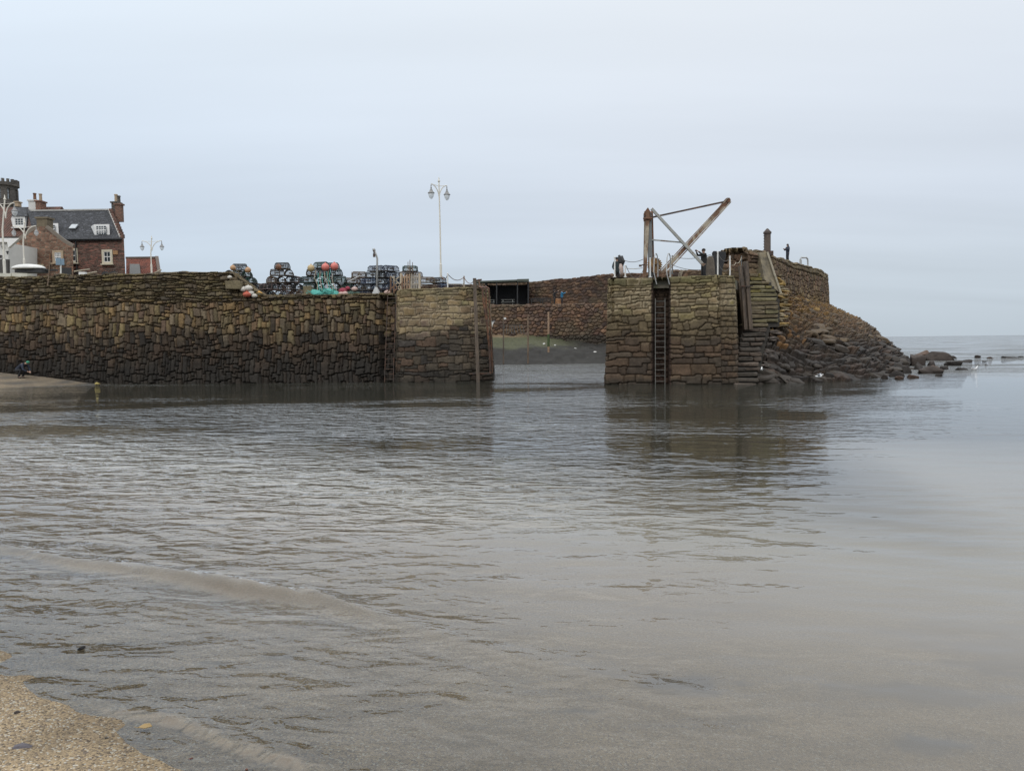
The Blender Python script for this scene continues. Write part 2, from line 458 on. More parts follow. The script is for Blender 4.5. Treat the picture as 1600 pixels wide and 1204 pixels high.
def c_block(U, Z, d, r1, r2, r3, face, seed):
    n = fbm(U * .4, Z * .6, seed + 1); n2 = fbm(U * 1.7, Z * 1.7, seed + 2)
    pal = [(.22, .19, .09), (.19, .16, .09), (.26, .215, .11), (.17, .135, .085), (.25, .195, .12), (.15, .125, .08), (.23, .175, .11)]
    c = pick(pal, r3) * (.7 + .5 * r1)[..., None]
    mort = ss(.50, .56, fbm(U * .9, Z * 1.1, seed + 5)) * (Z > 3.0)
    c = mixc(c, np.array((.36, .31, .22)), np.clip((d < 2.2) * (.35 + mort), 0, .9))
    c = mixc(c, np.array((.105, .11, .05)), ss(5.1, 5.5, Z) * (r1 > .35) * .55)
    dk = pick([(.115, .08, .056), (.095, .07, .052), (.125, .09, .062), (.08, .063, .05), (.10, .08, .062)], r2) * (.75 + .4 * r1)[..., None]
    c = mixc(c, pick([(.15, .12, .075), (.13, .105, .07), (.17, .135, .085)], r2), 1 - ss(3.2, 4.0, Z + (n - .5) * 1.2))
    c = mixc(c, dk, 1 - ss(2.0, 2.9, Z + (n - .5) * 1.2 + (r1 - .5) * .5))
    c = mixc(c, np.array((.05, .043, .035)), (1 - ss(.1, .5, Z + (n2 - .5) * .5)) * .8)
    sl = (U > 9 + SLOT0 - .12) & (U < 9 + SLOT1 + .12) & (Z < 5.5)  # shade of the ladder recess, painted into the colour of its stones
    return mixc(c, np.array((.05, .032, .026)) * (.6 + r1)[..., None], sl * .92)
def c_red(U, Z, d, r1, r2, r3, face, seed):
    n2 = fbm(U * .5, Z * .7, seed + 2)
    pal = [(.16, .105, .075), (.13, .085, .065), (.18, .125, .085), (.11, .08, .065), (.15, .11, .085), (.20, .13, .085), (.095, .07, .06)]
    c = pick(pal, r3) * (.65 + .5 * r1)[..., None]
    return mixc(c, np.array((.12, .11, .07)), ss(.5, .65, n2) * .4)
def c_inner(U, Z, d, r1, r2, r3, face, seed):
    c = c_red(U, Z, d, r1, r2, r3, face, seed)
    return mixc(c * 1.25, np.array((.05, .05, .042)), (1 - ss(2.8, 3.3, Z)) * .8)
def c_round(U, Z, d, r1, r2, r3, face, seed):
    n = fbm(U * .5, Z * .8, seed + 1)
    pal = [(.20, .155, .10), (.17, .125, .085), (.23, .17, .11), (.15, .12, .085), (.19, .13, .09), (.24, .195, .12), (.14, .105, .075)]
    c = pick(pal, r3) * (.7 + .5 * r1)[..., None]
    c = mixc(c, np.array((.27, .19, .06)), (1 - ss(5.6, 6.8, Z + (n - .5) * 2)) * ss(.45, .6, n) * .7)
    return mixc(c, np.array((.19, .17, .09)), ss(7.7, 8.3, Z + (n - .5)) * .5)

LA, LB = P(-130, 48.6, 0), P(604, 44.95, 0)
M_QUAY = mat('quay_paving', (.17, .15, .12), rough=.9, scale=1.2, var=.35, col2=(.10, .10, .06), bump=.3)

# left harbour wall of upright set stones, with the higher parapet of small rubble on it
dlen = (LB - LA).length
def px_of(x, y, z=5.5):
    v = Vector((x, y, z)) - Vector((0, 0, H)); return 800 + F * v.dot(VR) / v.dot(VF)
def top_left(u, x, y):
    px = np.array([px_of(a, b, 6) for a, b in zip(x, y)])
    t = np.interp(px, [-200, 0, 100, 250, 352, 358, 378, 392, 404, 640], [6.98, 6.95, 6.98, 6.96, 6.96, 6.75, 6.2, 5.75, 5.42, 5.36])
    return t + (vnoise(u * 1.1, u * 0, 5) - .5) * .10
def lab_left(U, V, rng):
    a = labels_rows(U, V, rng, .45, .8, .15, .4, wob=.16, slant=.12, split=.2, stepj=.75)
    b = labels_rows(U, V, rng, .14, .32, .16, .6, wob=.12, slant=.1, split=.2, stepj=.5) + 10 ** 7
    lim = 5.15 + (fbm(U * .3, V * 0, 31) - .5) * .5
    return np.where(V > lim, b, a)
def disp_left(U, Z, face):
    uu = U.max()
    return 0.55 * ss(uu - .80, uu - .72, U) * face * (Z < 5.25) + 0.0
lw = wall('harbour_wall', [LA, LB + (LB - LA).normalized() * 0.35], top_left, -0.6, c_left, lab_left, seed=3, batter=.09, thick=.9, back=1.6, relief=.10, gap=1.8, rough=.03, deep=.2, disp=disp_left)
tag(lw, 'long dark harbour wall of upright set stones rising from the beach to the ladder', 'wall')

# left pier head
HA, HB = P(618, 44.9, 0), P(738, 44.6, 0)
def top_head(u, x, y): return np.interp(u, [0, .8, 1.6, 6, 9], [5.40, 5.50, 5.62, 5.66, 5.60]) + (vnoise(u * 1.3, u * 0, 9) - .5) * .06
def lab_head(U, V, rng):
    a = labels_rows(U, V, rng, .26, .46, .28, .95, wob=.06, slant=.06, split=.22, stepj=.45)
    b = labels_rows(U, V, rng, .4, .8, .22, .42, wob=.1, slant=.06) + 10 ** 7
    return np.where(U < 1.15 + .4 * (h1(np.floor(V * 2).astype(int), 4) - .5), b, a)
hw = wall('stone_pier', [HA + Vector((-.25, 1.2, 0)), HA, HB, P(771, 45.7, 0), P(772, 47, 0), P(772, 58, 0)], top_head, -.6, c_head, lab_head, seed=12, batter=.045, thick=.8, back=.8, relief=.05, gap=1.7, rough=.03, rnd=.7, deep=.06, tone=(.82, .76, .71))
tag(hw, 'pale rounded masonry pier head on the left side of the harbour mouth', 'pier')

# right pier block
BA, BB, BC = P(945, 40.4, 0), P(1123, 39.1, 0), P(1153, 39.5, 0)
SLOT0 = (P(1020, 39.9, 0) - BA).length; SLOT1 = (P(1043, 39.7, 0) - BA).length
def lab_block(U, V, rng):
    a = labels_rows(U, V, rng, .32, .5, .4, 1.4, wob=.05, slant=.05, split=.1, stepj=.4)
    b = labels_rows(U, V, rng, .26, .46, .3, .95, wob=.09, slant=.15, split=.3, stepj=.55) + 10 ** 7
    c = labels_rows(U, V, rng, .25, .34, .28, .5, wob=.02, slant=.0, split=0, stepj=.1) + 2 * 10 ** 7
    off = 9.0
    r = np.where((fbm(U * .35, V * .5, 77) > .47) & (V > 2.6) & (V < 5.2), b, a)
    return np.where((U > off + 0 + SLOT0 + .05) & (U < off + SLOT1), c, np.where(U > off + (BB - BA).length + .2, c + 10 ** 7, r))
def disp_block(U, Z, face):
    o = 9.0
    s = ss(o + SLOT0 - .08, o + SLOT0 + .02, U) * (1 - ss(o + SLOT1 - .02, o + SLOT1 + .08, U))
    cr_ = (np.abs(U - (o + (BB - BA).length + .1 + .12 * np.sin(Z * 3))) < .07) * (Z > 3) * .3
    g = (np.abs(U - (o + .38)) < .06) * (Z > 3.3) * .18
    return (s * 1.0 + cr_ + g) * face
bdir = Vector((.17, 1, 0)).normalized()
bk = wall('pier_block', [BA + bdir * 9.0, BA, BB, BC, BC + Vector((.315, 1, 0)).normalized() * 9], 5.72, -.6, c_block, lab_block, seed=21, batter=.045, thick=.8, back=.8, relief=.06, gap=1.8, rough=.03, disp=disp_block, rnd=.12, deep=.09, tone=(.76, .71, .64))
tag(bk, 'square mossy masonry pier block carrying the old crane, right of the harbour mouth', 'pier')

# round head: the high wall that ends the right pier
RW = [P(1131, 49.5, 0), P(1134, 46.2, 0), P(1186, 47.2, 0), P(1200, 50, 0), P(1243, 60, 0), P(1287, 68.5, 0), P(1296, 74, 0), P(1292, 85, 0)]
def top_round(u, x, y):
    px = np.array([px_of(a, b, 8) for a, b in zip(x, y)])
    t = np.interp(y, [46, 47.5, 48.3, 50, 55, 60, 68, 75, 85], [8.02, 8.02, 8.1, 8.16, 8.3, 8.45, 8.62, 8.6, 8.6])
    t = np.where((px > 1160) & (y < 48), np.interp(px, [1160, 1186], [8.02, 7.75]), t)
    return t + (vnoise(u * 1.0, u * 0, 13) - .5) * .16
def lab_round(U, V, rng):
    a = labels_rows(U, V, rng, .3, .55, .16, .42, wob=.15, slant=.3, split=.3, stepj=.5)
    b = labels_rows(U, V, rng, .3, .45, .5, 1.4, wob=.05) + 10 ** 7
    return np.where((U < 6) | (V > 8.0), b, a)
rh = wall('sea_wall', RW, top_round, 3.6, c_round, lab_round, seed=33, batter=.07, thick=.9, back=2.0, res=.05, relief=.10, gap=1.8, deep=.15, rnd=.5)
tag(rh, 'high rough end wall of the right pier above the rubble slope', 'wall')
# sloping concrete slab against it
mb = MB()
q = [at(1187, 394, 47.6), at(1199, 394, 47.8), at(1220, 459, 46.8), at(1195, 437, 46.3)]
mb.prism(q, Vector((-.25, .9, 0)))
mb.build('buttress', mat('old_concrete', (.17, .14, .09), rough=.9, scale=2.5, var=.4, col2=(.10, .085, .06), bump=.3), rh, bevel=.04)
mb = MB(); mb.tube([at(1199, 394, 47.7), at(1209, 425, 47.2), at(1221, 461, 46.7)], .07, 6)
mb.build('buttress_edge', mat('pale_concrete', (.27, .24, .18), rough=.9, scale=4), rh)

# far walls
def lab_rub(cw, ch): return lambda U, V, rng: labels_vor(U, V, rng, cw, ch)
OW = [P(560, 97, 0), P(827, 95, 0), P(945, 90, 0), P(1110, 80, 0), P(1150, 79, 0)]
ow = wall('outer_wall', OW, lambda u, x, y: np.interp(y, [79, 80, 90, 95, 97], [9.75, 9.85, 10.25, 9.95, 9.4]) + (vnoise(u * .5, u * 0, 2) - .5) * .18, 6.2, c_red, lab_rub(.6, .38), seed=41, batter=.05, thick=.8, back=.5, res=.09, relief=.12, gap=2)
tag(ow, 'long red-brown sea wall behind the shelter and the photographers', 'wall')
iw = wall('inner_quay_wall', [P(620, 88, 0), P(935, 88, 0), P(1010, 87, 0)], 6.72, 1.0, c_inner, lab_rub(.55, .42), seed=43, batter=.1, thick=.7, back=.5, res=.06, relief=.12, gap=2.6, deep=.05, rough=.02)
tag(iw, 'rounded boulder quay wall behind the slipway across the harbour mouth', 'wall')

def slab(name, pts, z, m, th=.3, label=None):
    mb = MB(); k = len(pts); vs = [(p[0], p[1], z) for p in pts] + [(p[0], p[1], z - th) for p in pts]
    from mathutils.geometry import tessellate_polygon
    tr = tessellate_polygon([[Vector((p[0], p[1], 0)) for p in pts]])
    mb.add(vs, [tuple(a) for a in tr] + [tuple(k + i for i in reversed(a)) for a in tr] + [(i, k + i, k + (i + 1) % k, (i + 1) % k) for i in range(k)]); o = mb.build(name, m); o['kind'] = 'structure'; return o
W_ = lambda a, dz=0: (a[0], a[1])
slab('quay_pavement', [(LA.x - 2, LA.y + 1.4), (LB.x, LB.y + 1.2), (HA.x + .3, HA.y + .9), (HB.x, HB.y + .9), P(760, 46.6, 0), P(762, 57.5, 0), (LA.x - 2, 57.5)], 5.38, M_QUAY, th=.5)
slab('pier_pavement', [BA + Vector((.7, .7, 0)), BB + Vector((-.1, .8, 0)), BC + Vector((-.2, .8, 0)), BC + Vector((3.2, 8, 0)), P(1180, 52, 0), P(1290, 72, 0), P(1280, 84, 0), P(1010, 86.2, 0), BA + bdir * 9 + Vector((.7, 0, 0))], 5.68, M_QUAY, th=.5)
slab('far_quay_pavement', [(-18.3, 88.6), (12.2, 88.6), (11.4, 89.9), (1.5, 95.2), (-20, 97)], 6.70, M_QUAY, th=.5)
slab('town_ground', [(-120, 57.6), (-6, 57.6), (-6, 87.0), (0, 98), (-20, 130), (-120, 140)], 5.24, M_QUAY, th=.5)

# slipway and harbour bed inside the mouth
y_, x_ = np.meshgrid(np.linspace(60, 92, 130), np.linspace(-14, 22, 160), indexing='ij')
def slipz(x, y):
    base = np.interp(y, [60, 74, 77, 79.5, 84, 88, 92], [-1.5, -.7, 0.3, 1.7, 2.5, 3.1, 3.2])
    base = base * (1 - .35 * ss(1, 10, x)) + 0
    return base + (fbm(x * .6, y * .6, 3) - .5) * .4 + (fbm(x * 2.0, y * 2.0, 6) - .5) * .45
zsl = slipz(x_, y_)
cs = np.full(x_.shape + (3,), 0.0) + np.array((.019, .017, .014)) * (.6 + .8 * fbm(x_ * 2, y_ * 2, 9))[..., None]
cs = mixc(cs, np.array((.06, .062, .03)), ss(1.5, 2.0, zsl + (fbm(x_ * .5, y_ * .5, 4) - .5)) * (1 - ss(4, 9, x_)))
cs = mixc(cs, np.array((.17, .12, .07)), ss(2.75, 3.0, zsl) * (1 - ss(0, 3, x_)))
so = grid_mesh('slipway', x_, y_, zsl, cs, M_ROCK); so['kind'] = 'structure'

# ------------------------------------------------------------------ beach and sea bed
A1, B1 = np.array((-3.62, 5.22)), np.array((-1.97, 4.15))
def bedz(x, y):
    tn = (B1 - A1) / np.linalg.norm(B1 - A1); nn = np.array((-tn[1], tn[0]))
    nn = nn if nn[1] > 0 else -nn
    d1 = .02 + (x - A1[0]) * nn[0] + (y - A1[1]) * nn[1] + (fbm(x * .8, y * .8, 7, 3) - .5) * .3
    z1 = np.where(d1 > 0, -0.045 * d1 - .0006 * d1 ** 2, -0.10 * d1)
    z1 = z1 * (1 - .55 * ss(4.5, 8, x) * (1 - ss(15, 24, y)))
    z1 = np.maximum(z1, -1.6) ; z1 = np.minimum(z1, 1.5)
    d2 = (x + 29.9) * -.72 + (y - 43.5) * .69 + (fbm(x * .3, y * .3, 8, 3) - .5) * 1.6
    z2 = np.where(d2 > 0, np.minimum(0.15 * d2, 2), .7 * d2) - 3 * ss(49.5, 55, y) ; z2 = np.where(x > -8, -2, z2)
    # the beach curves round on the left, outside the picture
    d3 = -(x + 26 + 0.45 * np.abs(y - 24)) ; z3 = np.minimum(.08 * d3, 1.2) - 4 * ss(49, 60, y)
    z1 = z1 - 3 * ss(25, 60, np.hypot(x, y) * (d1 > 0))
    return np.maximum(np.maximum(z1, z2 ), z3) + (fbm(x * 1.4, y * 1.4, 21, 3) - .5) * .03
M_SAND = bpy.data.materials.new('shingle_sand'); M_SAND.use_nodes = True; t = M_SAND.node_tree; b = t.nodes['Principled BSDF']
b.inputs['Roughness'].default_value = .9; b.inputs['Specular IOR Level'].default_value = .25
g = N('ShaderNodeNewGeometry', t)
v1 = N('ShaderNodeTexVoronoi', t, i_Scale=85.0); v1.inputs['Randomness'].default_value = 1; L(t, g.outputs['Position'], v1.inputs['Vector'])
sp_ = N('ShaderNodeSeparateColor', t); L(t, v1.outputs['Color'], sp_.inputs[0])
rp = N('ShaderNodeValToRGB', t); e = rp.color_ramp
e.interpolation = 'CONSTANT'
e.elements[0].position = 0; e.elements[0].color = (.13, .10, .07, 1); e.elements[1].position = .92; e.elements[1].color = (.52, .48, .40, 1)
for p_, c_ in ((.08, (.25, .19, .12)), (.3, (.37, .275, .17)), (.55, (.43, .325, .195)), (.72, (.33, .25, .16)), (.84, (.19, .15, .115))):
    q = e.elements.new(p_); q.color = (*c_, 1)
L(t, sp_.outputs[0], rp.inputs[0])
n1 = N('ShaderNodeTexNoise', t, i_Scale=1.3, i_Detail=5.0); L(t, g.outputs['Position'], n1.inputs['Vector'])
m1 = N('ShaderNodeMapRange', t); m1.inputs[1].default_value = .3; m1.inputs[2].default_value = .7; m1.inputs[3].default_value = .75; m1.inputs[4].default_value = 1.2
L(t, n1.outputs[0], m1.inputs[0])
# sand that the water covers or has just left is darker
sz = N('ShaderNodeSeparateXYZ', t); L(t, g.outputs['Position'], sz.inputs[0])
wet = N('ShaderNodeMapRange', t); wet.inputs[1].default_value = .0; wet.inputs[2].default_value = .05; wet.inputs[3].default_value = .55; wet.inputs[4].default_value = .86
L(t, sz.outputs[2], wet.inputs[0])
pr = N('ShaderNodeMath', t, operation='MULTIPLY'); L(t, m1.outputs[0], pr.inputs[0]); L(t, wet.outputs[0], pr.inputs[1])
scn = N('ShaderNodeVectorMath', t, operation='SCALE'); L(t, rp.outputs[0], scn.inputs[0]); L(t, pr.outputs[0], scn.inputs['Scale'])
# scattered dark weed and flat stones on the sea bed
at2 = N('ShaderNodeAttribute', t, attribute_name='weed')
mw = N('ShaderNodeMix', t, data_type='RGBA'); mw.inputs['B'].default_value = (.045, .05, .055, 1); L(t, scn.outputs[0], mw.inputs['A']); L(t, at2.outputs['Fac'], mw.inputs['Factor'])
L(t, mw.outputs['Result'], b.inputs['Base Color'])
bp = N('ShaderNodeBump', t, i_Strength=.7, i_Distance=.012); L(t, v1.outputs['Distance'], bp.inputs['Height']); bp.invert = True
L(t, bp.outputs[0], b.inputs['Normal'])
# fine grid close by, coarse far away
yy = np.concatenate([np.arange(-12, 2.5, .5), np.arange(2.5, 12, .05), np.geomspace(12, 130, 170), [400, 3000, 40000]])
xx = np.concatenate([[-30000, -2000, -300], -np.geomspace(80, 6, 110), np.arange(-5.9, 6, .06), np.geomspace(6, 90, 60), [300, 2000, 30000]])
GX, GY = np.meshgrid(xx, yy)
GZ = bedz(np.clip(GX, -200, 200), np.clip(GY, -100, 300))
wd = np.zeros(GX.shape)
for px_, py_, rx, ry, s_ in ((440, 1035, .16, .05, .7), (325, 1050, .12, .05, .6), (185, 1022, .18, .06, .5), (360, 1056, .1, .03, .5), (1455, 1160, .30, .12, 1.0), (1060, 1065, .45, .12, .8), (1085, 1085, .22, .07, .8), (905, 1118, .2, .05, .7), (960, 1050, .5, .08, .4), (1400, 1070, .6, .18, .7), (1480, 1082, .5, .12, .6), (1580, 1025, .5, .35, .8), (1180, 1125, .2, .06, .4), (1500, 960, .9, .3, .6), (1590, 990, .9, .4, .7), (1150, 930, .5, .2, .5), (1060, 940, .4, .15, .4)):
    dv = VF * F + VR * (px_ - 800) - VU * (py_ - 602); kk = -(H + .12) / dv.z; cx, cy = dv.x * kk, dv.y * kk
    r_ = np.hypot((GX - cx) / rx, (GY - cy) / ry) + (fbm(GX * 6, GY * 6, 5) - .5) * 1.5
    wd = np.maximum(wd, np.clip((1 - ss(.5, 1.2, r_)) * s_ * 1.3, 0, 1))
wd = np.maximum(wd, (GY > 38) * (GX < -20) * (.35 + .5 * ss(.45, .6, fbm(GX * 1.2, GY * 2.5, 61))))
sand = grid_mesh('sand_beach', GX, GY, GZ, None, M_SAND, attrs={'weed': wd}); sand['kind'] = 'structure'

# ------------------------------------------------------------------ water
def swell(x, y):
    # one low swell running in to the beach
    a = np.array((-6.1, 8.75)); b_ = np.array((-1.85, 6.85))
    px_ = [-12, -9, -6.1, -4.1, -2.7, -1.85, -1.2, -.4, .9, 3]; py_ = [12, 10.2, 8.75, 7.85, 7.15, 6.8, 6.35, 5.75, 5.0, 4.0]
    yc = np.interp(x, px_, py_) + (vnoise(x * 1.2, x * 0, 3) - .5) * .16
    am = np.interp(x, px_, [.0, .03, .05, .085, .14, .10, .035, .02, .015, 0])
    d = y - yc
    f = np.where(d < 0, np.exp(-(d / .085) ** 2), np.exp(-(d / .18) ** 2))
    tr = -0.3 * np.exp(-((d + .3) / .2) ** 2)
    rid = 1 + .5 * (vnoise(x * 7 + y * 9, y * 3 - x * 2, 19) - .5) + .3 * (vnoise(x * 19 + y * 24, y * 6, 20) - .5)
    return am * .75 * (f * rid + tr)
def waterz(x, y):
    r = np.hypot(x, y)
    sh = ss(0, .12, -bedz(x, y))
    z = swell(x, y)
    rng = np.random.default_rng(5)
    k = np.clip((30 - y) / 20, 0, 1)
    for i in range(26):
        th = rng.normal(0.25, .38); lam = rng.uniform(.16, 1.1); ph = rng.uniform(0, 6.28)
        kx, ky = math.sin(th) * 2 * math.pi / lam, math.cos(th) * 2 * math.pi / lam
        gate = vnoise(x * .5 + i * 3.1, y * .8, i)
        z = z + .0024 * lam ** .9 * gate * np.sin(kx * x + ky * y + ph + 1.5 * vnoise(x * .7, y * .7, i + 40)) * k
    # the edge of the last run-up, a small lip of water
    ex = [-5, -3.2, -2.55, -2.15, -1.9, -1.6, -1.2, 0]; ey = [6.2, 5.0, 4.72, 4.62, 4.45, 4.25, 4.1, 3.8]
    d = y - (np.interp(x, ex, ey) + (vnoise(x * 5, x * 0, 8) - .5) * .05)
    am = np.interp(x, [-3, -2.6, -2.2, -1.3, -1.0], [0, .012, .028, .022, 0])
    z = z + am * np.where(d < 0, np.exp(-(d / .03) ** 2), np.exp(-(d / .16) ** 2))
    return z
yy = np.concatenate([np.arange(-10, 2.8, .5), np.arange(2.8, 12, .028), np.geomspace(12, 60, 150), [80, 120, 200, 500, 2000, 9000, 40000]])
xx = np.concatenate([[-30000, -2000, -300, -80], np.arange(-40, -8, .4), np.arange(-8, 7, .03), np.arange(7, 60, .5), [100, 500, 3000, 30000]])
GX, GY = np.meshgrid(xx, yy)
WZ = waterz(GX, GY) * ss(60, 40, 0 * GX + 0) if False else waterz(GX, GY)
BZ = bedz(np.clip(GX, -200, 200), np.clip(GY, -100, 300))
dep = np.clip(WZ - BZ, 0, 3)
M_WATER = bpy.data.materials.new('sea_water'); M_WATER.use_nodes = True; t = M_WATER.node_tree
t.nodes.clear()
o_ = N('ShaderNodeOutputMaterial', t)
g = N('ShaderNodeNewGeometry', t)
mpr = N('ShaderNodeMapping', t); mpr.inputs['Rotation'].default_value = (0, 0, R(7)); L(t, g.outputs['Position'], mpr.inputs[0])
def hgt(off, scale_xy, sc_, det, dist):
    a_ = N('ShaderNodeVectorMath', t, operation='ADD'); a_.inputs[1].default_value = off; L(t, mpr.outputs[0], a_.inputs[0])
    s_ = N('ShaderNodeVectorMath', t, operation='MULTIPLY'); s_.inputs[1].default_value = (*scale_xy, 0); L(t, a_.outputs[0], s_.inputs[0])
    n_ = N('ShaderNodeTexNoise', t, noise_dimensions='2D', i_Scale=sc_, i_Detail=det, i_Roughness=.55, i_Distortion=dist); L(t, s_.outputs[0], n_.inputs['Vector'])
    return n_.outputs[0]
def slopes(scale_xy, sc_, det, dist, eps, gain):
    h0 = hgt((0, 0, 0), scale_xy, sc_, det, dist)
    r_ = []
    for o2 in ((eps, 0, 0), (0, eps, 0)):
        h_ = hgt(o2, scale_xy, sc_, det, dist)
        s_ = N('ShaderNodeMath', t, operation='SUBTRACT'); L(t, h0, s_.inputs[0]); L(t, h_, s_.inputs[1])
        m_ = N('ShaderNodeMath', t, operation='MULTIPLY', i_1=gain / eps); L(t, s_.outputs[0], m_.inputs[0]); r_.append(m_.outputs[0])
    return r_
s1 = slopes((.6, 1.0), 8.0, 2.5, .3, .006, .022)     # ripples of a hand's breadth
s2 = slopes((.5, 1.0), 2.6, 2.0, .3, .012, .085)
s3 = slopes((.35, 1.0), 0.9, 1.0, .2, .03, .05)    # small waves
def addn(a_, b_):
    n_ = N('ShaderNodeMath', t, operation='ADD'); L(t, a_, n_.inputs[0]); L(t, b_, n_.inputs[1]); return n_.outputs[0]
def muln(a_, b_):
    n_ = N('ShaderNodeMath', t, operation='MULTIPLY'); L(t, a_, n_.inputs[0])
    if isinstance(b_, float): n_.inputs[1].default_value = b_
    else: L(t, b_, n_.inputs[1])
    return n_.outputs[0]
amp = N('ShaderNodeAttribute', t, attribute_name='ripple')
gn = N('ShaderNodeTexNoise', t, noise_dimensions='2D', i_Scale=.16, i_Detail=3.0); gm = N('ShaderNodeMapping', t); gm.inputs['Scale'].default_value = (.5, 1.3, 1)
L(t, g.outputs['Position'], gm.inputs[0]); L(t, gm.outputs[0], gn.inputs['Vector'])
gr = N('ShaderNodeMapRange', t); gr.inputs[1].default_value = .38; gr.inputs[2].default_value = .62; gr.inputs[3].default_value = .25; gr.inputs[4].default_value = 1.5
L(t, gn.outputs[0], gr.inputs[0])
am2 = muln(amp.outputs['Fac'], gr.outputs[0])
sx = muln(muln(addn(s1[0], s2[0]), .5), am2); sy = muln(addn(addn(s1[1], s2[1]), s3[1]), am2)
cb = N('ShaderNodeCombineXYZ', t); L(t, sx, cb.inputs[0]); L(t, sy, cb.inputs[1])
ad = N('ShaderNodeVectorMath', t, operation='ADD'); L(t, g.outputs['Normal'], ad.inputs[0]); L(t, cb.outputs[0], ad.inputs[1])
nn_ = N('ShaderNodeVectorMath', t, operation='NORMALIZE'); L(t, ad.outputs[0], nn_.inputs[0])
hf = N('ShaderNodeVectorMath', t, operation='SCALE'); hf.inputs['Scale'].default_value = .45; L(t, cb.outputs[0], hf.inputs[0])
ah = N('ShaderNodeVectorMath', t, operation='ADD'); L(t, g.outputs['Normal'], ah.inputs[0]); L(t, hf.outputs[0], ah.inputs[1])
nh = N('ShaderNodeVectorMath', t, operation='NORMALIZE'); L(t, ah.outputs[0], nh.inputs[0])
fr = N('ShaderNodeFresnel', t, i_IOR=1.5); L(t, nh.outputs[0], fr.inputs['Normal'])
gl = N('ShaderNodeBsdfGlossy', t); gl.inputs['Color'].default_value = (.95, .97, 1, 1); gl.inputs['Roughness'].default_value = .02; L(t, nn_.outputs[0], gl.inputs['Normal'])
tr = N('ShaderNodeBsdfTransparent', t); tr.inputs['Color'].default_value = (.93, .95, .93, 1)
df = N('ShaderNodeBsdfDiffuse', t)
da = N('ShaderNodeAttribute', t, attribute_name='depth')
dm = N('ShaderNodeMapRange', t); dm.inputs[1].default_value = 0; dm.inputs[2].default_value = 1.5; L(t, da.outputs['Fac'], dm.inputs[0])
dc = N('ShaderNodeValToRGB', t); ce = dc.color_ramp
ce.elements[0].position = 0; ce.elements[0].color = (.35, .295, .225, 1); ce.elements[1].position = 1; ce.elements[1].color = (.034, .034, .026, 1)
for p_, c_ in ((.13, (.36, .315, .255)), (.2, (.29, .265, .215)), (.27, (.14, .125, .095)), (.36, (.045, .04, .028))):
    q = ce.elements.new(p_); q.color = (*c_, 1)
L(t, dm.outputs[0], dc.inputs[0])
ch_ = N('ShaderNodeAttribute', t, attribute_name='churn'); cm_ = N('ShaderNodeMix', t, data_type='RGBA'); cm_.inputs['B'].default_value = (.08, .052, .027, 1)
L(t, dc.outputs[0], cm_.inputs['A']); L(t, ch_.outputs['Fac'], cm_.inputs['Factor']); L(t, cm_.outputs['Result'], df.inputs['Color'])
op = N('ShaderNodeMapRange', t); op.inputs[1].default_value = 0; op.inputs[2].default_value = .5; op.inputs[3].default_value = .03; op.inputs[4].default_value = 1.0; L(t, da.outputs['Fac'], op.inputs[0])
opm = N('ShaderNodeMath', t, operation='MAXIMUM'); L(t, op.outputs[0], opm.inputs[0]); L(t, ch_.outputs['Fac'], opm.inputs[1])
b1_ = N('ShaderNodeMixShader', t); L(t, opm.outputs[0], b1_.inputs[0]); L(t, tr.outputs[0], b1_.inputs[1]); L(t, df.outputs[0], b1_.inputs[2])
b2_ = N('ShaderNodeMixShader', t); L(t, fr.outputs[0], b2_.inputs[0]); L(t, b1_.outputs[0], b2_.inputs[1]); L(t, gl.outputs[0], b2_.inputs[2])
L(t, b2_.outputs[0], o_.inputs[0])
# ripples: lively out in the middle, sheltered strip at the wall, quieter over the shallows
D_ = np.clip(GY, 0, 1e5)
rip = np.interp(D_, [0, 4, 6, 8, 11, 20, 30, 34, 37, 44, 52, 70, 200, 3000], [.45, .5, .7, .9, 1.1, 1.05, .95, .6, .3, 1.4, 5.5, 6.0, 3.0, 2.8])
lee = 1 - .6 * ss(2.5, 5, GX * 20 / np.maximum(D_, 8)) * (1 - ss(36, 40, D_)) * ss(7, 13, D_)
rip = rip * lee
_ex = [-5, -3.2, -2.55, -2.15, -1.9, -1.6, -1.2, 0]; _ey = [6.2, 5.0, 4.72, 4.62, 4.45, 4.25, 4.1, 3.8]
_d = GY - (np.interp(GX, _ex, _ey) + (vnoise(GX * 5, GX * 0, 8) - .5) * .05)
churn = np.exp(-((_d + .01) / .055) ** 2) * np.interp(GX, [-2.9, -2.5, -1.3, -1.0], [0, .75, .85, 0]) * ss(.25, .6, fbm(GX * 22, GY * 30, 44, 3))
_px = [-12, -9, -6.1, -4.1, -2.7, -1.85, -1.2, -.4, .9, 3]; _py = [12, 10.2, 8.75, 7.85, 7.15, 6.8, 6.35, 5.75, 5.0, 4.0]
_d2 = GY - (np.interp(GX, _px, _py) + (vnoise(GX * 1.2, GX * 0, 3) - .5) * .16)
churn = np.maximum(churn, np.exp(-((_d2 + .07) / .09) ** 2) * np.interp(GX, _px, [0, .1, .35, .6, .85, .6, .1, 0, 0, 0]) * (.55 + .45 * vnoise(GX * 9 + GY * 14, GY * 4, 50)))
wo = grid_mesh('sea', GX, GY, WZ, None, M_WATER, attrs={'depth': dep, 'ripple': rip, 'churn': churn}); wo['kind'] = 'structure'
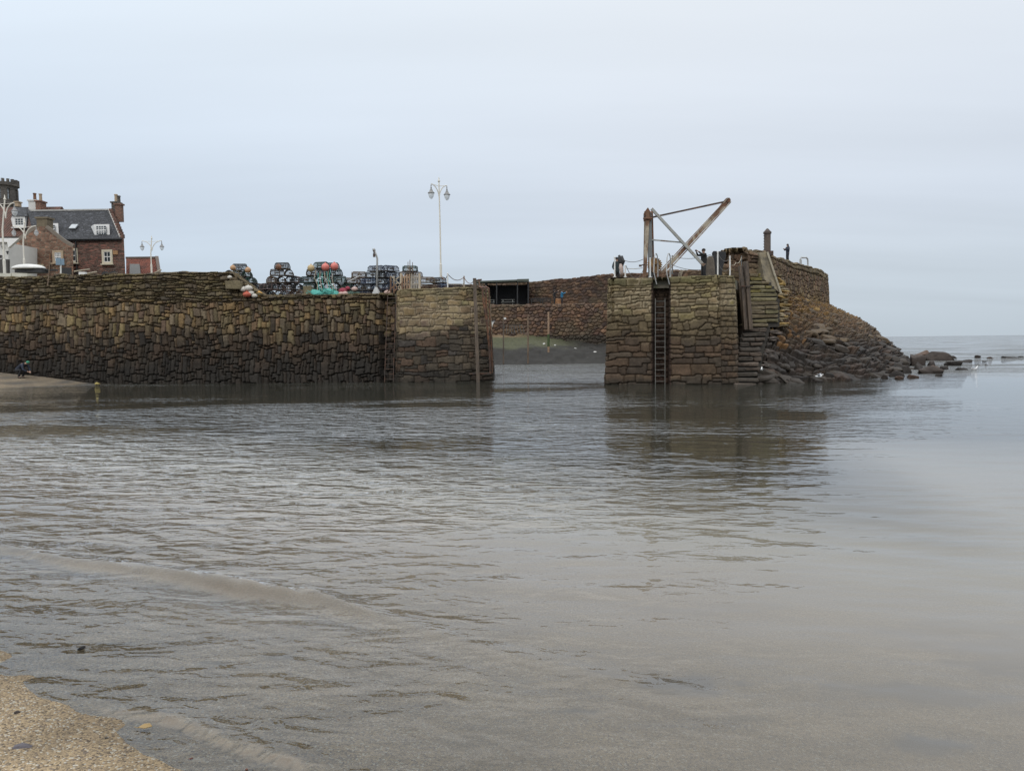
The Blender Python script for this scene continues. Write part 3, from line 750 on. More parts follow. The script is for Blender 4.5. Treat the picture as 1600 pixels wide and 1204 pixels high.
# ------------------------------------------------------------------ rubble slope, steps, shore rocks
random.seed(11)
def ico(sub):
    import bmesh
    bm = bmesh.new(); bmesh.ops.create_icosphere(bm, subdivisions=sub, radius=1)
    v = np.array([tuple(q.co) for q in bm.verts]); f = np.array([[q.index for q in a.verts] for a in bm.faces]); bm.free()
    return v, f
ICO2, ICO3, ICO4 = ico(2), ico(3), ico(4)
def stone_pts(seed, boxy=.55, rough=.18, base=ICO3, nf=7):
    v = base[0]; rng = np.random.default_rng(seed)
    p = np.sign(v) * np.abs(v) ** boxy
    p = p / np.max(np.abs(p), axis=1, keepdims=True) * .45 + v * .55
    ph = rng.uniform(0, 50, 3)
    n = fbm(v[:, 0] * 1.3 + ph[0] + v[:, 2] * 1.1, v[:, 1] * 1.3 + ph[1] - v[:, 2] * .9, seed % 999, 4) - .5
    for _ in range(nf):                     # flat fracture faces
        d = rng.normal(size=3); d /= np.linalg.norm(d); k = rng.uniform(.42, .7)
        q = p @ d; p = p - np.outer(np.maximum(q - k, 0) * .85, d)
    return p * (1 + rough * 2 * n)[:, None]
def tri_mesh(name, co, f, col, m, parent=None, smooth=True):
    me = bpy.data.meshes.new(name); nf = len(f)
    me.vertices.add(len(co)); me.vertices.foreach_set('co', np.asarray(co, np.float32).ravel())
    me.loops.add(nf * 3); me.loops.foreach_set('vertex_index', np.asarray(f, np.int32).ravel())
    me.polygons.add(nf); me.polygons.foreach_set('loop_start', np.arange(0, nf * 3, 3, dtype=np.int32)); me.polygons.foreach_set('loop_total', np.full(nf, 3, np.int32))
    me.polygons.foreach_set('use_smooth', np.full(nf, smooth, bool)); me.update(calc_edges=True)
    if col is not None:
        a = me.attributes.new('col', 'FLOAT_COLOR', 'POINT'); a.data.foreach_set('color', np.concatenate([col, np.ones((len(co), 1))], 1).astype(np.float32).ravel())
    me.materials.append(m); o = bpy.data.objects.new(name, me); COL.objects.link(o)
    if parent is not None: o.parent = parent
    return o

toe = [P(1178, 39.0, -.5), P(1215, 38.9, -.5), P(1270, 39.2, -.5), P(1330, 40.5, -.5), P(1375, 43, -.5), P(1408, 47.5, -.5), P(1424, 55, -.5), P(1428, 66, -.5), P(1405, 84, -.5)]
crest = [at(1217, 448, 48.4), at(1221, 457, 49.5), at(1232, 461, 53), at(1246, 465, 57.5), at(1260, 470, 61.5), at(1280, 476, 66.5), at(1291, 480, 69.5), at(1296, 482, 74), P(1294, 84, 5.0)]
K = len(toe)
def slope_pt(a, b):            # a 0..K-1 along, b 0..1 up the slope
    i = np.clip(np.floor(a).astype(int), 0, K - 2); t = (a - i)[..., None]
    T = np.array([tuple(v) for v in toe]); C = np.array([tuple(v) for v in crest])
    p = T[i] * (1 - t) + T[i + 1] * t; q = C[i] * (1 - t) + C[i + 1] * t
    r = p * (1 - b[..., None]) + q * b[..., None]
    bul = np.interp(a, [0, 1, 3, 5, 8], [.0, .15, .5, .8, .8])
    r[..., 2] += np.sin(b * math.pi) * bul
    return r
av, bv = np.meshgrid(np.linspace(0, K - 1, 140), np.linspace(0, 1.0, 60))
S_ = slope_pt(av, bv)
cc = np.full(av.shape + (3,), 0.) + np.array((.06, .052, .045))
# pitched slabs: stone relief laid over the apron
def slabs():
    rng = np.random.default_rng(8)
    aa = np.linspace(0, K - 1, 900); mid = slope_pt(aa, np.full(900, .35)); seg = np.linalg.norm(mid[1:] - mid[:-1], axis=1); cum = np.concatenate([[0], np.cumsum(seg)])
    nu = int(cum[-1] / .065); ua = np.linspace(0, cum[-1], nu); a1 = np.interp(ua, cum, aa)
    nb = 250; b1 = np.linspace(0, 1, nb)
    A, B = np.meshgrid(a1, b1); U = np.meshgrid(ua, b1)[0]
    q = slope_pt(A, B)
    Ls = np.interp(a1, [0, 1, 2, 3, 4, 5, 8], [10, 11.5, 15, 18, 21, 22, 20])[None, :]
    V = B * Ls
    warp = V - .18 * U
    near = labels_rows(U + .25 * V, V, rng, .5, .95, .5, 1.5, wob=.3, slant=.35, split=.35, stepj=.7)
    far = labels_rows(U + .3 * V, V, rng, .32, .6, .3, .8, wob=.3, slant=.4, split=.35, stepj=.7) + 10 ** 7
    lab = np.where(B + (fbm(U * .3, V * .3, 3) - .5) * .3 < .36, near, far)
    _, inv = np.unique(lab.ravel(), return_inverse=True); inv = inv.reshape(lab.shape)
    cnt = np.bincount(inv.ravel()); mv = np.bincount(inv.ravel(), V.ravel()) / cnt; mu = np.bincount(inv.ravel(), U.ravel()) / cnt
    lv = V - mv[inv]; lu = U - mu[inv]
    d = edge_dist(lab); t = np.clip(d / 2.4, 0, 1)
    r1, r2, r3 = h1(lab, 1), h1(lab, 2), h1(lab, 3)
    h = .26 * (1 - (1 - t) ** 2.6) + (r1 - .5) * .22 * (t > .01) - lv * (.22 + .3 * r2) * (t > .01) + lu * (r3 - .5) * .35 * (t > .01) - .12 * (t < .01)
    h = h + (fbm(U * 2.5, V * 2.5, 70, 4) - .5) * .16 + (fbm(U * .4, V * .4, 71, 2) - .5) * .4
    du = np.gradient(q, axis=1); dv = np.gradient(q, axis=0); n = np.cross(du, dv); n /= np.linalg.norm(n, axis=2, keepdims=True) + 1e-9
    n = np.where(n[..., 2:] < 0, -n, n)
    q2 = q + n * (h * ss(0, .02, B) * 1.0 - .1)[..., None]
    Z = q2[..., 2] + (r2 - .5) * .7 + (fbm(U * .5, V * .5, 72) - .5) * 1.6
    c = pick([(.052, .042, .032), (.042, .035, .029), (.066, .05, .036), (.036, .031, .027), (.075, .05, .035), (.05, .043, .036)], r3)
    c1 = pick([(.16, .11, .06), (.13, .09, .055), (.19, .12, .06), (.145, .11, .065)], r1)
    c = mixc(c, c1, ss(1.5, 4.2, Z))
    li = ss(4.0, 5.0, Z) * ((r2 > .62) | (fbm(U * 1.1, V * 1.1, 73) > .58)) * .6
    c = mixc(c, np.array((.27, .165, .04)), li)
    c = mixc(c, np.array((.26, .15, .06)), ((Z > 2.3) & (Z < 4) & (A < 2.2) & (r1 > .9)) * .9)
    c = c * ((.6 + .8 * fbm(U * 5, V * 5, 74, 4)) * (.75 + .5 * r2))[..., None] * np.array((.66, .6, .56)) * (.72 + .28 * ss(1, 4, Z))[..., None]
    return grid_mesh('rubble_slope', q2[..., 0], q2[..., 1], q2[..., 2], c, M_ROCK)
base_o = slabs()
tag(base_o, 'sloping apron of dark pitched boulders below the high end wall, orange lichen near the top', 'stone slope')
rng = np.random.default_rng(8)
PROTO = [stone_pts(i, .32, .12, ICO3) for i in range(14)] + [stone_pts(i + 50, .4, .16, ICO3) for i in range(6)]
VS, FS, CS = [], [], []; kv = 0
for i in range(100):                      # loose blocks that lie proud of the pitching
    a_ = rng.uniform(0, K - 1.5); b_ = rng.uniform(0, 1) ** 1.6 * .95
    q = slope_pt(np.array([a_]), np.array([b_]))[0]; pr = PROTO[rng.integers(0, len(PROTO))]
    s_ = rng.uniform(.18, .42) * (1.3 - .7 * b_); an = rng.uniform(-.5, .5)
    p2 = pr * np.array((s_ * 1.5, s_ * 1.0, s_ * .55)); tl = rng.uniform(-.5, -.1)
    p2 = np.stack([p2[:, 0] * math.cos(an) - p2[:, 1] * math.sin(an), p2[:, 0] * math.sin(an) + p2[:, 1] * math.cos(an), p2[:, 2] + p2[:, 0] * tl * .5 + p2[:, 1] * .3], -1)
    z = q[2]; c = np.array((.055, .044, .034)) if z < 2 else np.array((.14, .10, .06))
    if z > 4.2 and rng.random() < .5: c = np.array((.25, .155, .045))
    c = c * rng.uniform(.4, .85)
    o = tri_mesh('boulder', p2, ICO3[1], np.repeat(c[None], len(p2), 0), M_ROCK, base_o); o.location = q + np.array((0, 0, .12))

# stone steps
st = empty('stone_staircase', P(1170, 39, 0), 'worn stone steps climbing from the water beside the pier block', 'steps')
def soft_block(a, b, c, seed, jit=.02, res=7):
    """worn block: corner a, size b (x,y,z), rotated c about z -> verts, faces"""
    v, f = ICO3; p = np.sign(v) * np.abs(v) ** .22; p /= np.max(np.abs(p), axis=1, keepdims=True)
    p = p * .93 + v * .07
    n = fbm(v[:, 0] * 2 * b[0] + seed, v[:, 1] * 2 + v[:, 2] * 2 + seed * .7, seed % 97, 3) - .5
    p = p * np.array(b) / 2 + v * (n * jit * 4)[:, None]
    ca, sa = math.cos(c), math.sin(c)
    return np.stack([p[:, 0] * ca - p[:, 1] * sa, p[:, 0] * sa + p[:, 1] * ca, p[:, 2]], -1) + np.array(a), f
rng = np.random.default_rng(4)
NS = 26
for i in range(NS):
    z1 = .02 + i * .268; D = 39.15 + i * .325
    l = np.interp(i, [0, 12, 13, NS], [1146, 1163, 1168, 1174]); r = np.interp(i, [0, 6, 12, 13, 18, 21, NS], [1184, 1190, 1201, 1216, 1216, 1208, 1184])
    l += rng.uniform(-1.5, 1); r += rng.uniform(-2.5, 2.5)
    xa, xb = P(l, D, z1).x, P(r, D, z1).x
    cols = [(.075, .058, .045), (.06, .05, .04), (.09, .068, .052)] if z1 < 3.2 else [(.16, .14, .075), (.14, .12, .065), (.19, .16, .06), (.15, .12, .075)]
    nseg = 2 if rng.random() < .45 else 1; VS, FS, CS = [], [], []; kv = 0
    cut = [xa] + ([xa + (xb - xa) * rng.uniform(.3, .7)] if nseg == 2 else []) + [xb]
    for k in range(nseg):
        wx = cut[k + 1] - cut[k] - .02
        v, f = soft_block(((cut[k] + cut[k + 1]) / 2, D + .5, z1 - .1 + rng.uniform(-.012, .012)), (wx, 1.0 + rng.uniform(-.07, .07), .185), rng.normal(0, .012), int(rng.integers(999)), .035)
        VS.append(v); FS.append(f + kv); kv += len(v)
        CS.append(np.repeat(pick(cols, rng.random(1)) * rng.uniform(.8, 1.2), len(v), 0))
    tri_mesh('step', np.concatenate(VS), np.concatenate(FS), np.concatenate(CS), M_ROCK, st)
vs_, fs_ = [], []
mb = MB()
for i in range(NS):
    z1 = .02 + i * .268; D = 39.15 + i * .325
    l = np.interp(i, [0, 12, 13, NS], [1144, 1161, 1166, 1172]); r = np.interp(i, [0, 6, 12, 13, 18, 21, NS], [1186, 1192, 1203, 1218, 1218, 1210, 1186])
    a_ = P(l, D + .14, z1 - .06); b_ = P(r, D + .14, z1 - .06)
    mb.box(((a_.x + b_.x) / 2, D + 1.14, z1 - .26), (b_.x - a_.x, 2.0, .4))
mb.build('riser', mat('dark_riser', (.035, .03, .024), scale=3), st)
for o in st.children:
    o.location = -st.location
# fill between the steps and the apron, and under the high wall
mb = MB()
mb.prism([P(1150, 39.6, -.5), P(1218, 39.9, -.5), P(1214, 49, 6.4), P(1172, 48.3, 6.4)], (0, .8, -3))
mb.build('rubble_core', mat('dark_core', (.07, .06, .05), scale=3), st, loc=-st.location)
vv = []
rngc = np.random.default_rng(77); VS, FS, CS = [], [], []; kv = 0
for i in range(60):                     # kerb stones that edge the flight on the right
    t = rngc.random(); D = 39.2 + t * 9.0; z = t * 6.6
    r = np.interp(t, [0, .25, .47, .52, .75, 1], [1187, 1193, 1206, 1219, 1220, 1216]) + rngc.uniform(-2, 5)
    q = P(r, D + .2, z - .1); pr = PROTO[rngc.integers(0, 14)]
    co = np.array(tuple(q)) + pr * np.array((rngc.uniform(.2, .42), .35, rngc.uniform(.08, .15))) + np.array((.1, .1, -.08))
    c = (np.array((.075, .06, .05)) if z < 3 else np.array((.17, .135, .08)) if rngc.random() < .6 else np.array((.24, .16, .055))) * rngc.uniform(.7, 1.2)
    tri_mesh('edging_stone', co - np.array(tuple(st.location)), ICO3[1], np.repeat(c[None], len(co), 0), M_ROCK, st)
# side and front of the masonry below the high wall, behind the steps
w2 = wall('wall_footing', [P(1128, 46.3, 0), P(1186, 47.4, 0), P(1214, 48.5, 0)], 7.0, 2.5, c_round, lambda U, V, r: labels_rows(U, V, r, .3, .45, .5, 1.4, wob=.05), seed=35, batter=.02, thick=.3, back=.2, relief=.08, parent=rh)

# rocks standing in the shallows: (px, py of waterline centre, width px, height px, tone)
ROCKS = [(1447, 583, 48, 17, 0), (1413, 583, 30, 14, 1), (1435, 577, 26, 14, 1), (1468, 563, 48, 15, 0), (1440, 556, 34, 14, 2), (1431, 571, 30, 26, 0), (1492, 571, 30, 9, 1),
 (1455, 573, 18, 9, 0), (1500, 578, 22, 7, 1), (1511, 566, 34, 6, 1), (1527, 559, 12, 5, 0), (1549, 560, 10, 5, 2), (1575, 559, 27, 6, 1), (1594, 558, 14, 3, 1), (1412, 568, 20, 10, 1),
 (1426, 590, 26, 10, 2), (1459, 577, 24, 9, 2), (1476, 577, 16, 6, 1), (1488, 560, 18, 8, 0), (1398, 588, 24, 9, 1), (1383, 591, 22, 8, 0), (1404, 592, 16, 6, 2), (1466, 588, 16, 5, 1), (1538, 565, 8, 2.5, 1), (1541, 570, 7, 2, 0)]
RT = [(.042, .031, .025), (.032, .026, .022), (.09, .055, .038)]
RL = ['big humped dark boulder in the middle of the rock cluster off the slope', 'low black rock at the foot of the rubble slope, nearest the apron waterline', 'dark boulder leaning on the reddish square one at the slope foot',
 'long flat-backed rock lying behind the reddish square boulder', 'reddish square-shouldered boulder at the back of the rock cluster', 'tall dark block below the reddish square boulder', 'pointed triangular rock standing just right of the cluster',
 'small dark rock tucked between the humped boulder and the long one', 'low flat rock reaching furthest right from the cluster', 'thin flat skerry right of the triangular rock', 'small dark rock awash in open water right of the thin skerry', 'small brown rock awash between two low skerries far right',
 'long low skerry close to the right edge of the picture', 'thin skerry cut by the right edge of the picture', 'rounded dark rock touching the end of the slope', 'pale brown rock at the front left of the cluster', 'brown rock in front of the humped boulder', 'little dark rock behind the flat right-hand one',
 'rock whose top just breaks water behind the pointed one', 'dark rock in the water at the very toe of the slope', 'dark rock under the slope left of the cluster', 'small brown rock in front of the slope toe', 'smallest rock at the front edge of the cluster', 'tiny rock tip awash right of the cluster', 'tiny reddish rock tip nearest the floating gull']
for i, ((px, py, wd, ht, tn), lb) in enumerate(zip(ROCKS, RL)):
    D = np.clip(H * F / (py - (534 - px * .0121) - 0 + .0 - (10 - 10)) if True else 0, 1, 200)
    hz = 602 - 69 - (px - 800) * .0121
    D = H * F / (py - hz)
    q = P(px, D, 0); W = wd / F * D; Hh = ht / F * D
    pr = stone_pts(100 + i, .5, .30, ICO4, 9) * np.array((W / 2, max(W * .35, .25), Hh * .98))
    pr[:, 2] -= Hh * .12
    c = np.array(RT[tn]); nn = fbm(pr[:, 0] * 2, pr[:, 2] * 3 + pr[:, 1] * 2, i, 3)[:, None]
    col = c * (.7 + .6 * nn) * (1.0 - .35 * (1 - ss(.05, .3, pr[:, 2]))[:, None])
    if ht < 12: col = col * .8
    o = tri_mesh('shore_rock', pr, ICO4[1], col, M_ROCK); o.location = q; o.rotation_euler = (0, 0, rng.uniform(-.3, .3))
    tag(o, lb, 'rock', 'dark rocks in the shallows beyond the slope')

# ------------------------------------------------------------------ metal, timber and rope materials
M_RUST = mat('rusty_iron', (.16, .075, .04), rough=.85, scale=2.2, var=.5, col2=(.06, .04, .032), bump=.3)
M_CREAMRUST = mat('flaking_cream_paint', (.33, .28, .21), rough=.7, scale=2.2, var=.25, col2=(.15, .08, .045), mixlo=.44, mixhi=.53, bump=.3, stretch=(1, 1, .5))
M_GREYPAINT = mat('faded_grey_paint', (.29, .29, .27), rough=.7, scale=2.5, var=.2, col2=(.14, .09, .06), mixlo=.56, mixhi=.62)
M_GREYSTEEL = mat('dull_grey_steel', (.14, .145, .145), rough=.6, scale=3, var=.3)
M_GALV = mat('galvanised_steel', (.34, .34, .33), rough=.5, scale=5, var=.2)
M_WHITE = mat('white_paint', (.62, .61, .58), rough=.55, scale=4, var=.12)
M_ROPE = mat('old_rope', (.33, .29, .22), rough=.95, scale=8, var=.3)
M_CHAIN = mat('chain_metal', (.10, .095, .09), rough=.7, scale=9, var=.3)
M_TIMBER = mat('weathered_timber', (.13, .098, .072), rough=.9, scale=4, var=.4, stretch=(3, 3, .4), bump=.5, col2=(.075, .06, .05))
M_TIMBER2 = mat('brown_timber', (.20, .14, .095), rough=.9, scale=4, var=.4, stretch=(3, 3, .4), bump=.5, col2=(.10, .075, .055))
M_BLACK = mat('tarred_black', (.02, .02, .021), rough=.7, scale=4, var=.3)
M_DARKIRON = mat('dark_iron', (.05, .038, .032), rough=.75, scale=5, var=.5, col2=(.10, .05, .03))

# timber posts
t = empty('timber_fender', at(1168, 514, 42), 'big weathered timber fender standing on the steps, split at the top', 'post')
mb = MB()
a, b = at(1169, 515, 42.6), at(1161, 414, 42.6)
for k, (o1, w1, m1, tp) in enumerate(((-.16, .17, 0, 0), (.14, .2, 0, .25))):
    mb.beam(a + Vector((o1 - .02, 0, 0)), b + Vector((o1, 0, tp - .05)), .16 if k == 0 else .22, .35, Vector((0, 1, 0)))
mb.beam(a + Vector((0, .12, 0)), b + Vector((0, .12, -.9)), .5, .2, Vector((0, 1, 0)))
mb.build('timber', M_TIMBER, t, bevel=.02, loc=-t.location)
mb = MB(); mb.beam(at(1156, 447, 42.35), at(1176, 447, 42.35), .06, .05, Vector((0, 1, 0))); mb.build('iron_strap', M_DARKIRON, t, loc=-t.location)

mb = MB(); a, b = at(1199, 396, 51), at(1199, 364, 51)
mb.o = a.copy()
mb.tube([a, b], .22, 14); mb.tube([b - Vector((0, 0, .05)), b + Vector((0, 0, .06)), b + Vector((0, 0, .13)), at(1199, 357, 51)], [.27, .27, .2, .05], 14)
for k in range(7): mb.box(a + Vector((-.24, 0, .25 + k * .19)), (.06, .06, .05))
o = mb.build('beacon_post', mat('rusted_beacon', (.10, .075, .06), scale=3, var=.4, col2=(.06, .045, .04)), smooth=False, loc=a)
tag(o, 'thick rusty round post with a conical cap on top of the right pier wall', 'post')
mb = MB(); a = at(1199, 397, 50.9); mb.o = a.copy(); mb.box(a, (.62, .6, .3)); mb.build('post_foot', M_DARKIRON, o, loc=(0, 0, 0))

M_LADDER = mat('dulled_ladder_steel', (.15, .145, .13), rough=.7, scale=5, var=.3)
def ladder(name, label, p0, p1, wid, nr, m, parent_none=True, side=Vector((1, 0, 0)), rail=.025, rr=.014):
    """rails p0 (foot) to p1 (top)"""
    t = empty(name, p0, label, 'ladder')
    for s in (-1, 1):
        mb = MB(); mb.o = Vector(p0); mb.tube([p0 + side * s * wid / 2, p1 + side * s * wid / 2], rail, 6); mb.build('rail', m, t)
    for k in range(nr):
        q = p0.lerp(p1, (k + .5) / nr); mb = MB(); mb.o = Vector(p0); mb.tube([q - side * wid / 2, q + side * wid / 2], rr, 5); mb.build('rung', m, t)
    return t
lad = ladder('iron_ladder', 'grey iron ladder in the dark slot of the crane pier', P(1031.5, 39.85, .0), P(1031.5, 40.15, 4.6), .52, 15, M_LADDER, rail=.02, rr=.011)
for px0, px1 in ((1023, 1028), (1043, 1048)):      # looping handrails at its head
    mb = MB(); mb.o = lad.location.copy()
    s = 1
    pts = [at(px0 + 3, 444, 39.7), at(px0 - .5, 430, 39.6), at(px0 - 1.5, 424, 39.6), at(px0 - .7, 402, 39.8), at(px0 + 1, 396.5, 39.9), at(px0 + 2.5, 396, 40), at(px0 + 4, 400, 40.2), at(px0 + 5, 412, 40.35), at(px0 + 5, 433, 40.4)]
    mb.tube(pts, .028, 6); mb.build('handrail', M_GALV, lad)
lad2 = ladder('iron_ladder', 'narrow grey ladder where the long harbour wall meets the pale pier head', P(607.5, 44.75, .05), P(612.5, 45.15, 5.25), .52, 17, M_DARKIRON)
# dark tall post at the pier head corner
t = empty('mooring_post', P(747.5, 44.15, 0), 'tall dark timber post bolted to the pier head by the harbour mouth', 'post')
mb = MB(); mb.beam(P(747.5, 44.1, -.4), P(741.5, 44.3, 6.15), .2, .2, Vector((0, 1, 0))); mb.build('timber', M_TIMBER, t, loc=-t.location, bevel=.02)
mb = MB(); mb.beam(at(740, 439, 44.3), at(752, 437, 44.6), .09, .12, Vector((0, 1, 0))); mb.build('bracket', M_DARKIRON, t, loc=-t.location)
mb = MB(); mb.beam(P(733, 44.2, .5), P(766, 44.5, .5), .08, .06, Vector((0, 1, 0))); mb.build('bracket', M_DARKIRON, t, loc=-t.location)
for i, (a_, b_, lb) in enumerate(((754, 763, 'rust-brown chain hanging down the pier head corner, nearest the dark post'), (759, 766, 'rust-brown chain in the middle of the three on the pier head corner'), (764, 769, 'outermost rust-brown chain by the harbour mouth'))):
    mb = MB(); base = P(b_, 45.2, 0); mb.o = base
    pts = [P(a_ - 6, 45.4, 5.75)] + [P(a_ + (b_ - a_) * ss(0, 1, k / 9) - .0, np.interp(k, [0, 9], [44.72 + i * .2, 44.8 + i * .28]), 5.6 - 5.6 * k / 9 * (.92 if i else .55)) for k in range(10)]
    mb.tube(pts, .07 - .01 * i, 6); o = mb.build('hanging_chain', M_RUST, loc=base); tag(o, lb, 'chain', 'rusty chains on the pier head corner')
# ------------------------------------------------------------------ crane
CD = 41.6
cb_ = at(1015, 433, CD)
cr = empty('dock_crane', cb_, 'old rusty hand crane with a long slanting jib on the pier block', 'crane')
def part(name, m, fn, parent=cr, **kw):
    mb = MB(); mb.o = parent.location.copy() if parent.parent is None else Vector((0, 0, 0)); fn(mb); return mb.build(name, m, parent, **kw)
yv = Vector((0, 1, 0))
A_ = lambda x, y, d=0: at(x, y, CD + d)
part('mast', M_GREYSTEEL, lambda b: b.beam(A_(1016.5, 434), A_(1014.5, 332), .22, .2, yv), bevel=.015)
part('mast_channel', M_RUST, lambda b: (b.beam(A_(1020.5, 433, .15), A_(1018, 333, .15), .15, .14, yv), b.ball(A_(1018, 333, .15), (.09, .1, .12))), bevel=.01)
part('back_stay', M_CREAMRUST, lambda b: (b.beam(A_(1007, 433, -.15), A_(1012.5, 330, -.15), .2, .1, yv), b.beam(A_(1006.5, 433, .45), A_(1008, 330, .4), .1, .1, yv)), bevel=.01)
part('head_plate', M_RUST, lambda b: (b.prism([A_(1006.5, 345, -.12), A_(1006.5, 333, -.12), A_(1009.5, 328, -.12), A_(1012.5, 324, -.12), A_(1016, 330, -.12), A_(1017, 345, -.12)], (0, .22, 0)), b.tube([A_(1005, 341.5, -.25), A_(1019, 341, -.25)], .05, 6)))
def jib(b):
    for d in (-.14, .14):
        b.beam(A_(1030, 431, d), A_(1140, 312, d), .2, .05, yv); b.beam(A_(1027.5, 427, d), A_(1137, 310, d), .05, .1, yv)
        b.beam(A_(1034, 434, d), A_(1142, 315.5, d), .05, .1, yv)
    for k in range(7):
        t_ = (k + .5) / 7; q = A_(1030, 431).lerp(A_(1140, 312), t_); b.beam(q - yv * .14, q + yv * .14, .06, .06)
part('jib', M_CREAMRUST, jib)
part('jib_head', M_RUST, lambda b: (b.prism([A_(1131, 315, -.17), A_(1136, 309, -.17), A_(1140, 309, -.17), A_(1142, 312, -.17), A_(1134, 323, -.17), A_(1126.5, 321, -.17)], (0, .34, 0)), b.tube([A_(1138, 313, -.25), A_(1138, 313, .25)], .1, 12)))
part('tie_rod', M_DARKIRON, lambda b: (b.beam(A_(1017, 340, -.1), A_(1131, 315.5, -.1), .09, .07, yv), b.beam(A_(1017, 340, .1), A_(1131, 315.5, .1), .06, .05, yv)))
part('brace', M_GREYPAINT, lambda b: b.beam(A_(1018, 326, -.3), A_(1100, 415, -.3), .15, .12, yv), bevel=.01)
part('strut', M_GREYPAINT, lambda b: b.beam(A_(1016, 374.5), A_(1068, 379), .07, .07, yv))
def teeth(b):
    for k in range(20):
        an = k / 20 * 2 * math.pi; q = A_(1023, 414, -.45) + Vector((math.cos(an) * .38, 0, math.sin(an) * .38)); b.box(q - cr.location * 0, (.06, .1, .06))
wn = part('winch', mat('rusty_gear', (.22, .13, .05), scale=4, var=.5, col2=(.09, .05, .03)), lambda b: (b.tube([A_(1023, 414, -.5), A_(1023, 414, -.4)], .36, 20), b.tube([A_(1022, 409, -.46), A_(1022, 409, -.36)], .22, 14), b.tube([A_(1018, 418, -.42), A_(1018, 418, .2)], .12, 12), teeth(b)))
part('crank', M_DARKIRON, lambda b: (b.tube([A_(1023, 414, -.5), A_(1028, 412, -.75)], .03, 6), b.tube([A_(1028, 412, -.75), A_(1032, 418, -.75)], .03, 6)))
part('lever', M_DARKIRON, lambda b: (b.tube([A_(999, 415, -.2), A_(1008, 413, -.2)], .035, 6), b.box(A_(1000.5, 415, -.2), (.14, .1, .1))))
part('winch_guard', mat('tan_casing', (.23, .17, .10), scale=3, col2=(.10, .06, .04)), lambda b: b.prism([A_(1024, 404, -.3), A_(1028, 406, -.3), A_(1032, 414, -.3), A_(1029, 424, -.3), A_(1024, 425, -.3)], (0, .3, 0)))

# ------------------------------------------------------------------ railings
def post(px, y0, y1, D, label, m=M_WHITE, r=.04, lean=0, cat='railing post', group='railing posts on the pier edges', name='railing_post'):
    a, b = at(px, y0, D), at(px + lean, y1, D); mb = MB(); mb.o = a.copy()
    mb.tube([a, b], r, 8); mb.ball(b, r * 1.25, 8, 6); mb.tube([a, a + Vector((0, 0, .04))], r * 2.2, 8)
    o = mb.build(name, m, loc=a); return tag(o, label, cat, group), b
def chain(pts, sag, label, m=M_CHAIN, r=.016, name='railing_chain', cat='chain', group='chains and ropes slung between railing posts'):
    mb = MB(); mb.o = Vector(pts[0]); out_ = []
    for i in range(len(pts) - 1):
        a, b = Vector(pts[i]), Vector(pts[i + 1])
        for k in range(11 if i == len(pts) - 2 else 10):
            t_ = k / 10; out_.append(a.lerp(b, t_) - Vector((0, 0, sag * 4 * t_ * (1 - t_))))
    mb.tube(out_, r, 5); o = mb.build(name, m, loc=pts[0]); return tag(o, label, cat, group)
post(960.5, 433, 402, 40.9, 'tall cream railing post at the left corner of the crane pier')
post(977, 433, 415, 40.7, 'short grey railing post next to the furled flags')
post(1050.5, 428, 400, 44.5, 'dark railing post behind the crane jib foot', M_GREYSTEEL)
post(1016, 433.5, 404, 40.3, 'cream railing post in front of the crane mast')
post(1121.5, 432, 393.5, 40.0, 'tall cream railing post in front of the black board')
post(1140.5, 435, 401, 40.1, 'cream railing post at the right corner of the crane pier')
post(1158.5, 420, 401, 43, 'short thin post above the timber fender', M_GREYSTEEL, r=.03)
post(1047, 433, 413, 40.4, 'slim post just right of the ladder handrails', M_GALV, r=.03)
chain([at(973, 406, 41), at(1005, 405, 41)], .13, 'chain between the furled flags and the crane, upper one')
chain([at(978, 414.5, 40.7), at(1009, 412, 40.8)], .75, 'deep-sagging chain left of the crane mast')
chain([at(978, 419, 41.6), at(1004, 418.5, 41.6)], .04, 'straight lower rope left of the crane mast', M_ROPE)
chain([at(1051, 401, 44.4), at(1110, 398, 42), at(1121, 394, 40)], .16, 'upper chain from the jib to the tall cream post')
chain([at(1051, 414, 44.4), at(1098, 421, 43)], .12, 'lower chain under the crane brace')
chain([at(1121.5, 395, 40), at(1140.5, 403, 40.1)], .3, 'chain between the two cream posts right, upper')
chain([at(1121.5, 409, 40), at(1140.5, 417, 40.1)], .35, 'chain between the two cream posts right, lower')
chain([at(1140.5, 410, 40.1), at(1150, 410, 41.5), at(1158.5, 402, 43)], .16, 'pale rope from the corner post to the thin post', M_ROPE)
mb = MB(); a = at(1244, 412, 66); mb.o = a
mb.tube([at(1250, 414, 66), at(1250.5, 405, 66), at(1252, 402.5, 66), at(1260, 402.5, 66.3), at(1262, 405, 66.4), at(1262.5, 414, 66.4)], .07, 8)
mb.tube([at(1252, 414, 67), at(1252, 406, 67)], .05, 8)
tag(mb.build('ladder_hoop', M_GALV, loc=a), 'grey steel hoop at a ladder head near the far end of the right pier', 'handrail')
# left pier head railing
post(699.5, 458, 427.5, 46.0, 'cream railing post nearest the lamp on the pier head')
post(725, 457, 432, 47.5, 'cream railing post in the middle of the pier head', M_CREAMRUST)
post(752, 458, 437, 46.2, 'cream railing post leaning beside the dark mooring post', M_CREAMRUST, lean=-4)
chain([at(690, 431, 47), at(699.5, 428, 46), at(725, 433, 47.5), at(741, 438, 46)], .28, 'brown rope railing slung across the pier head', M_RUST, r=.022)
chain([at(699.5, 443, 46), at(725, 443, 47.5)], .05, 'thin lower rope on the pier head railing', M_ROPE)
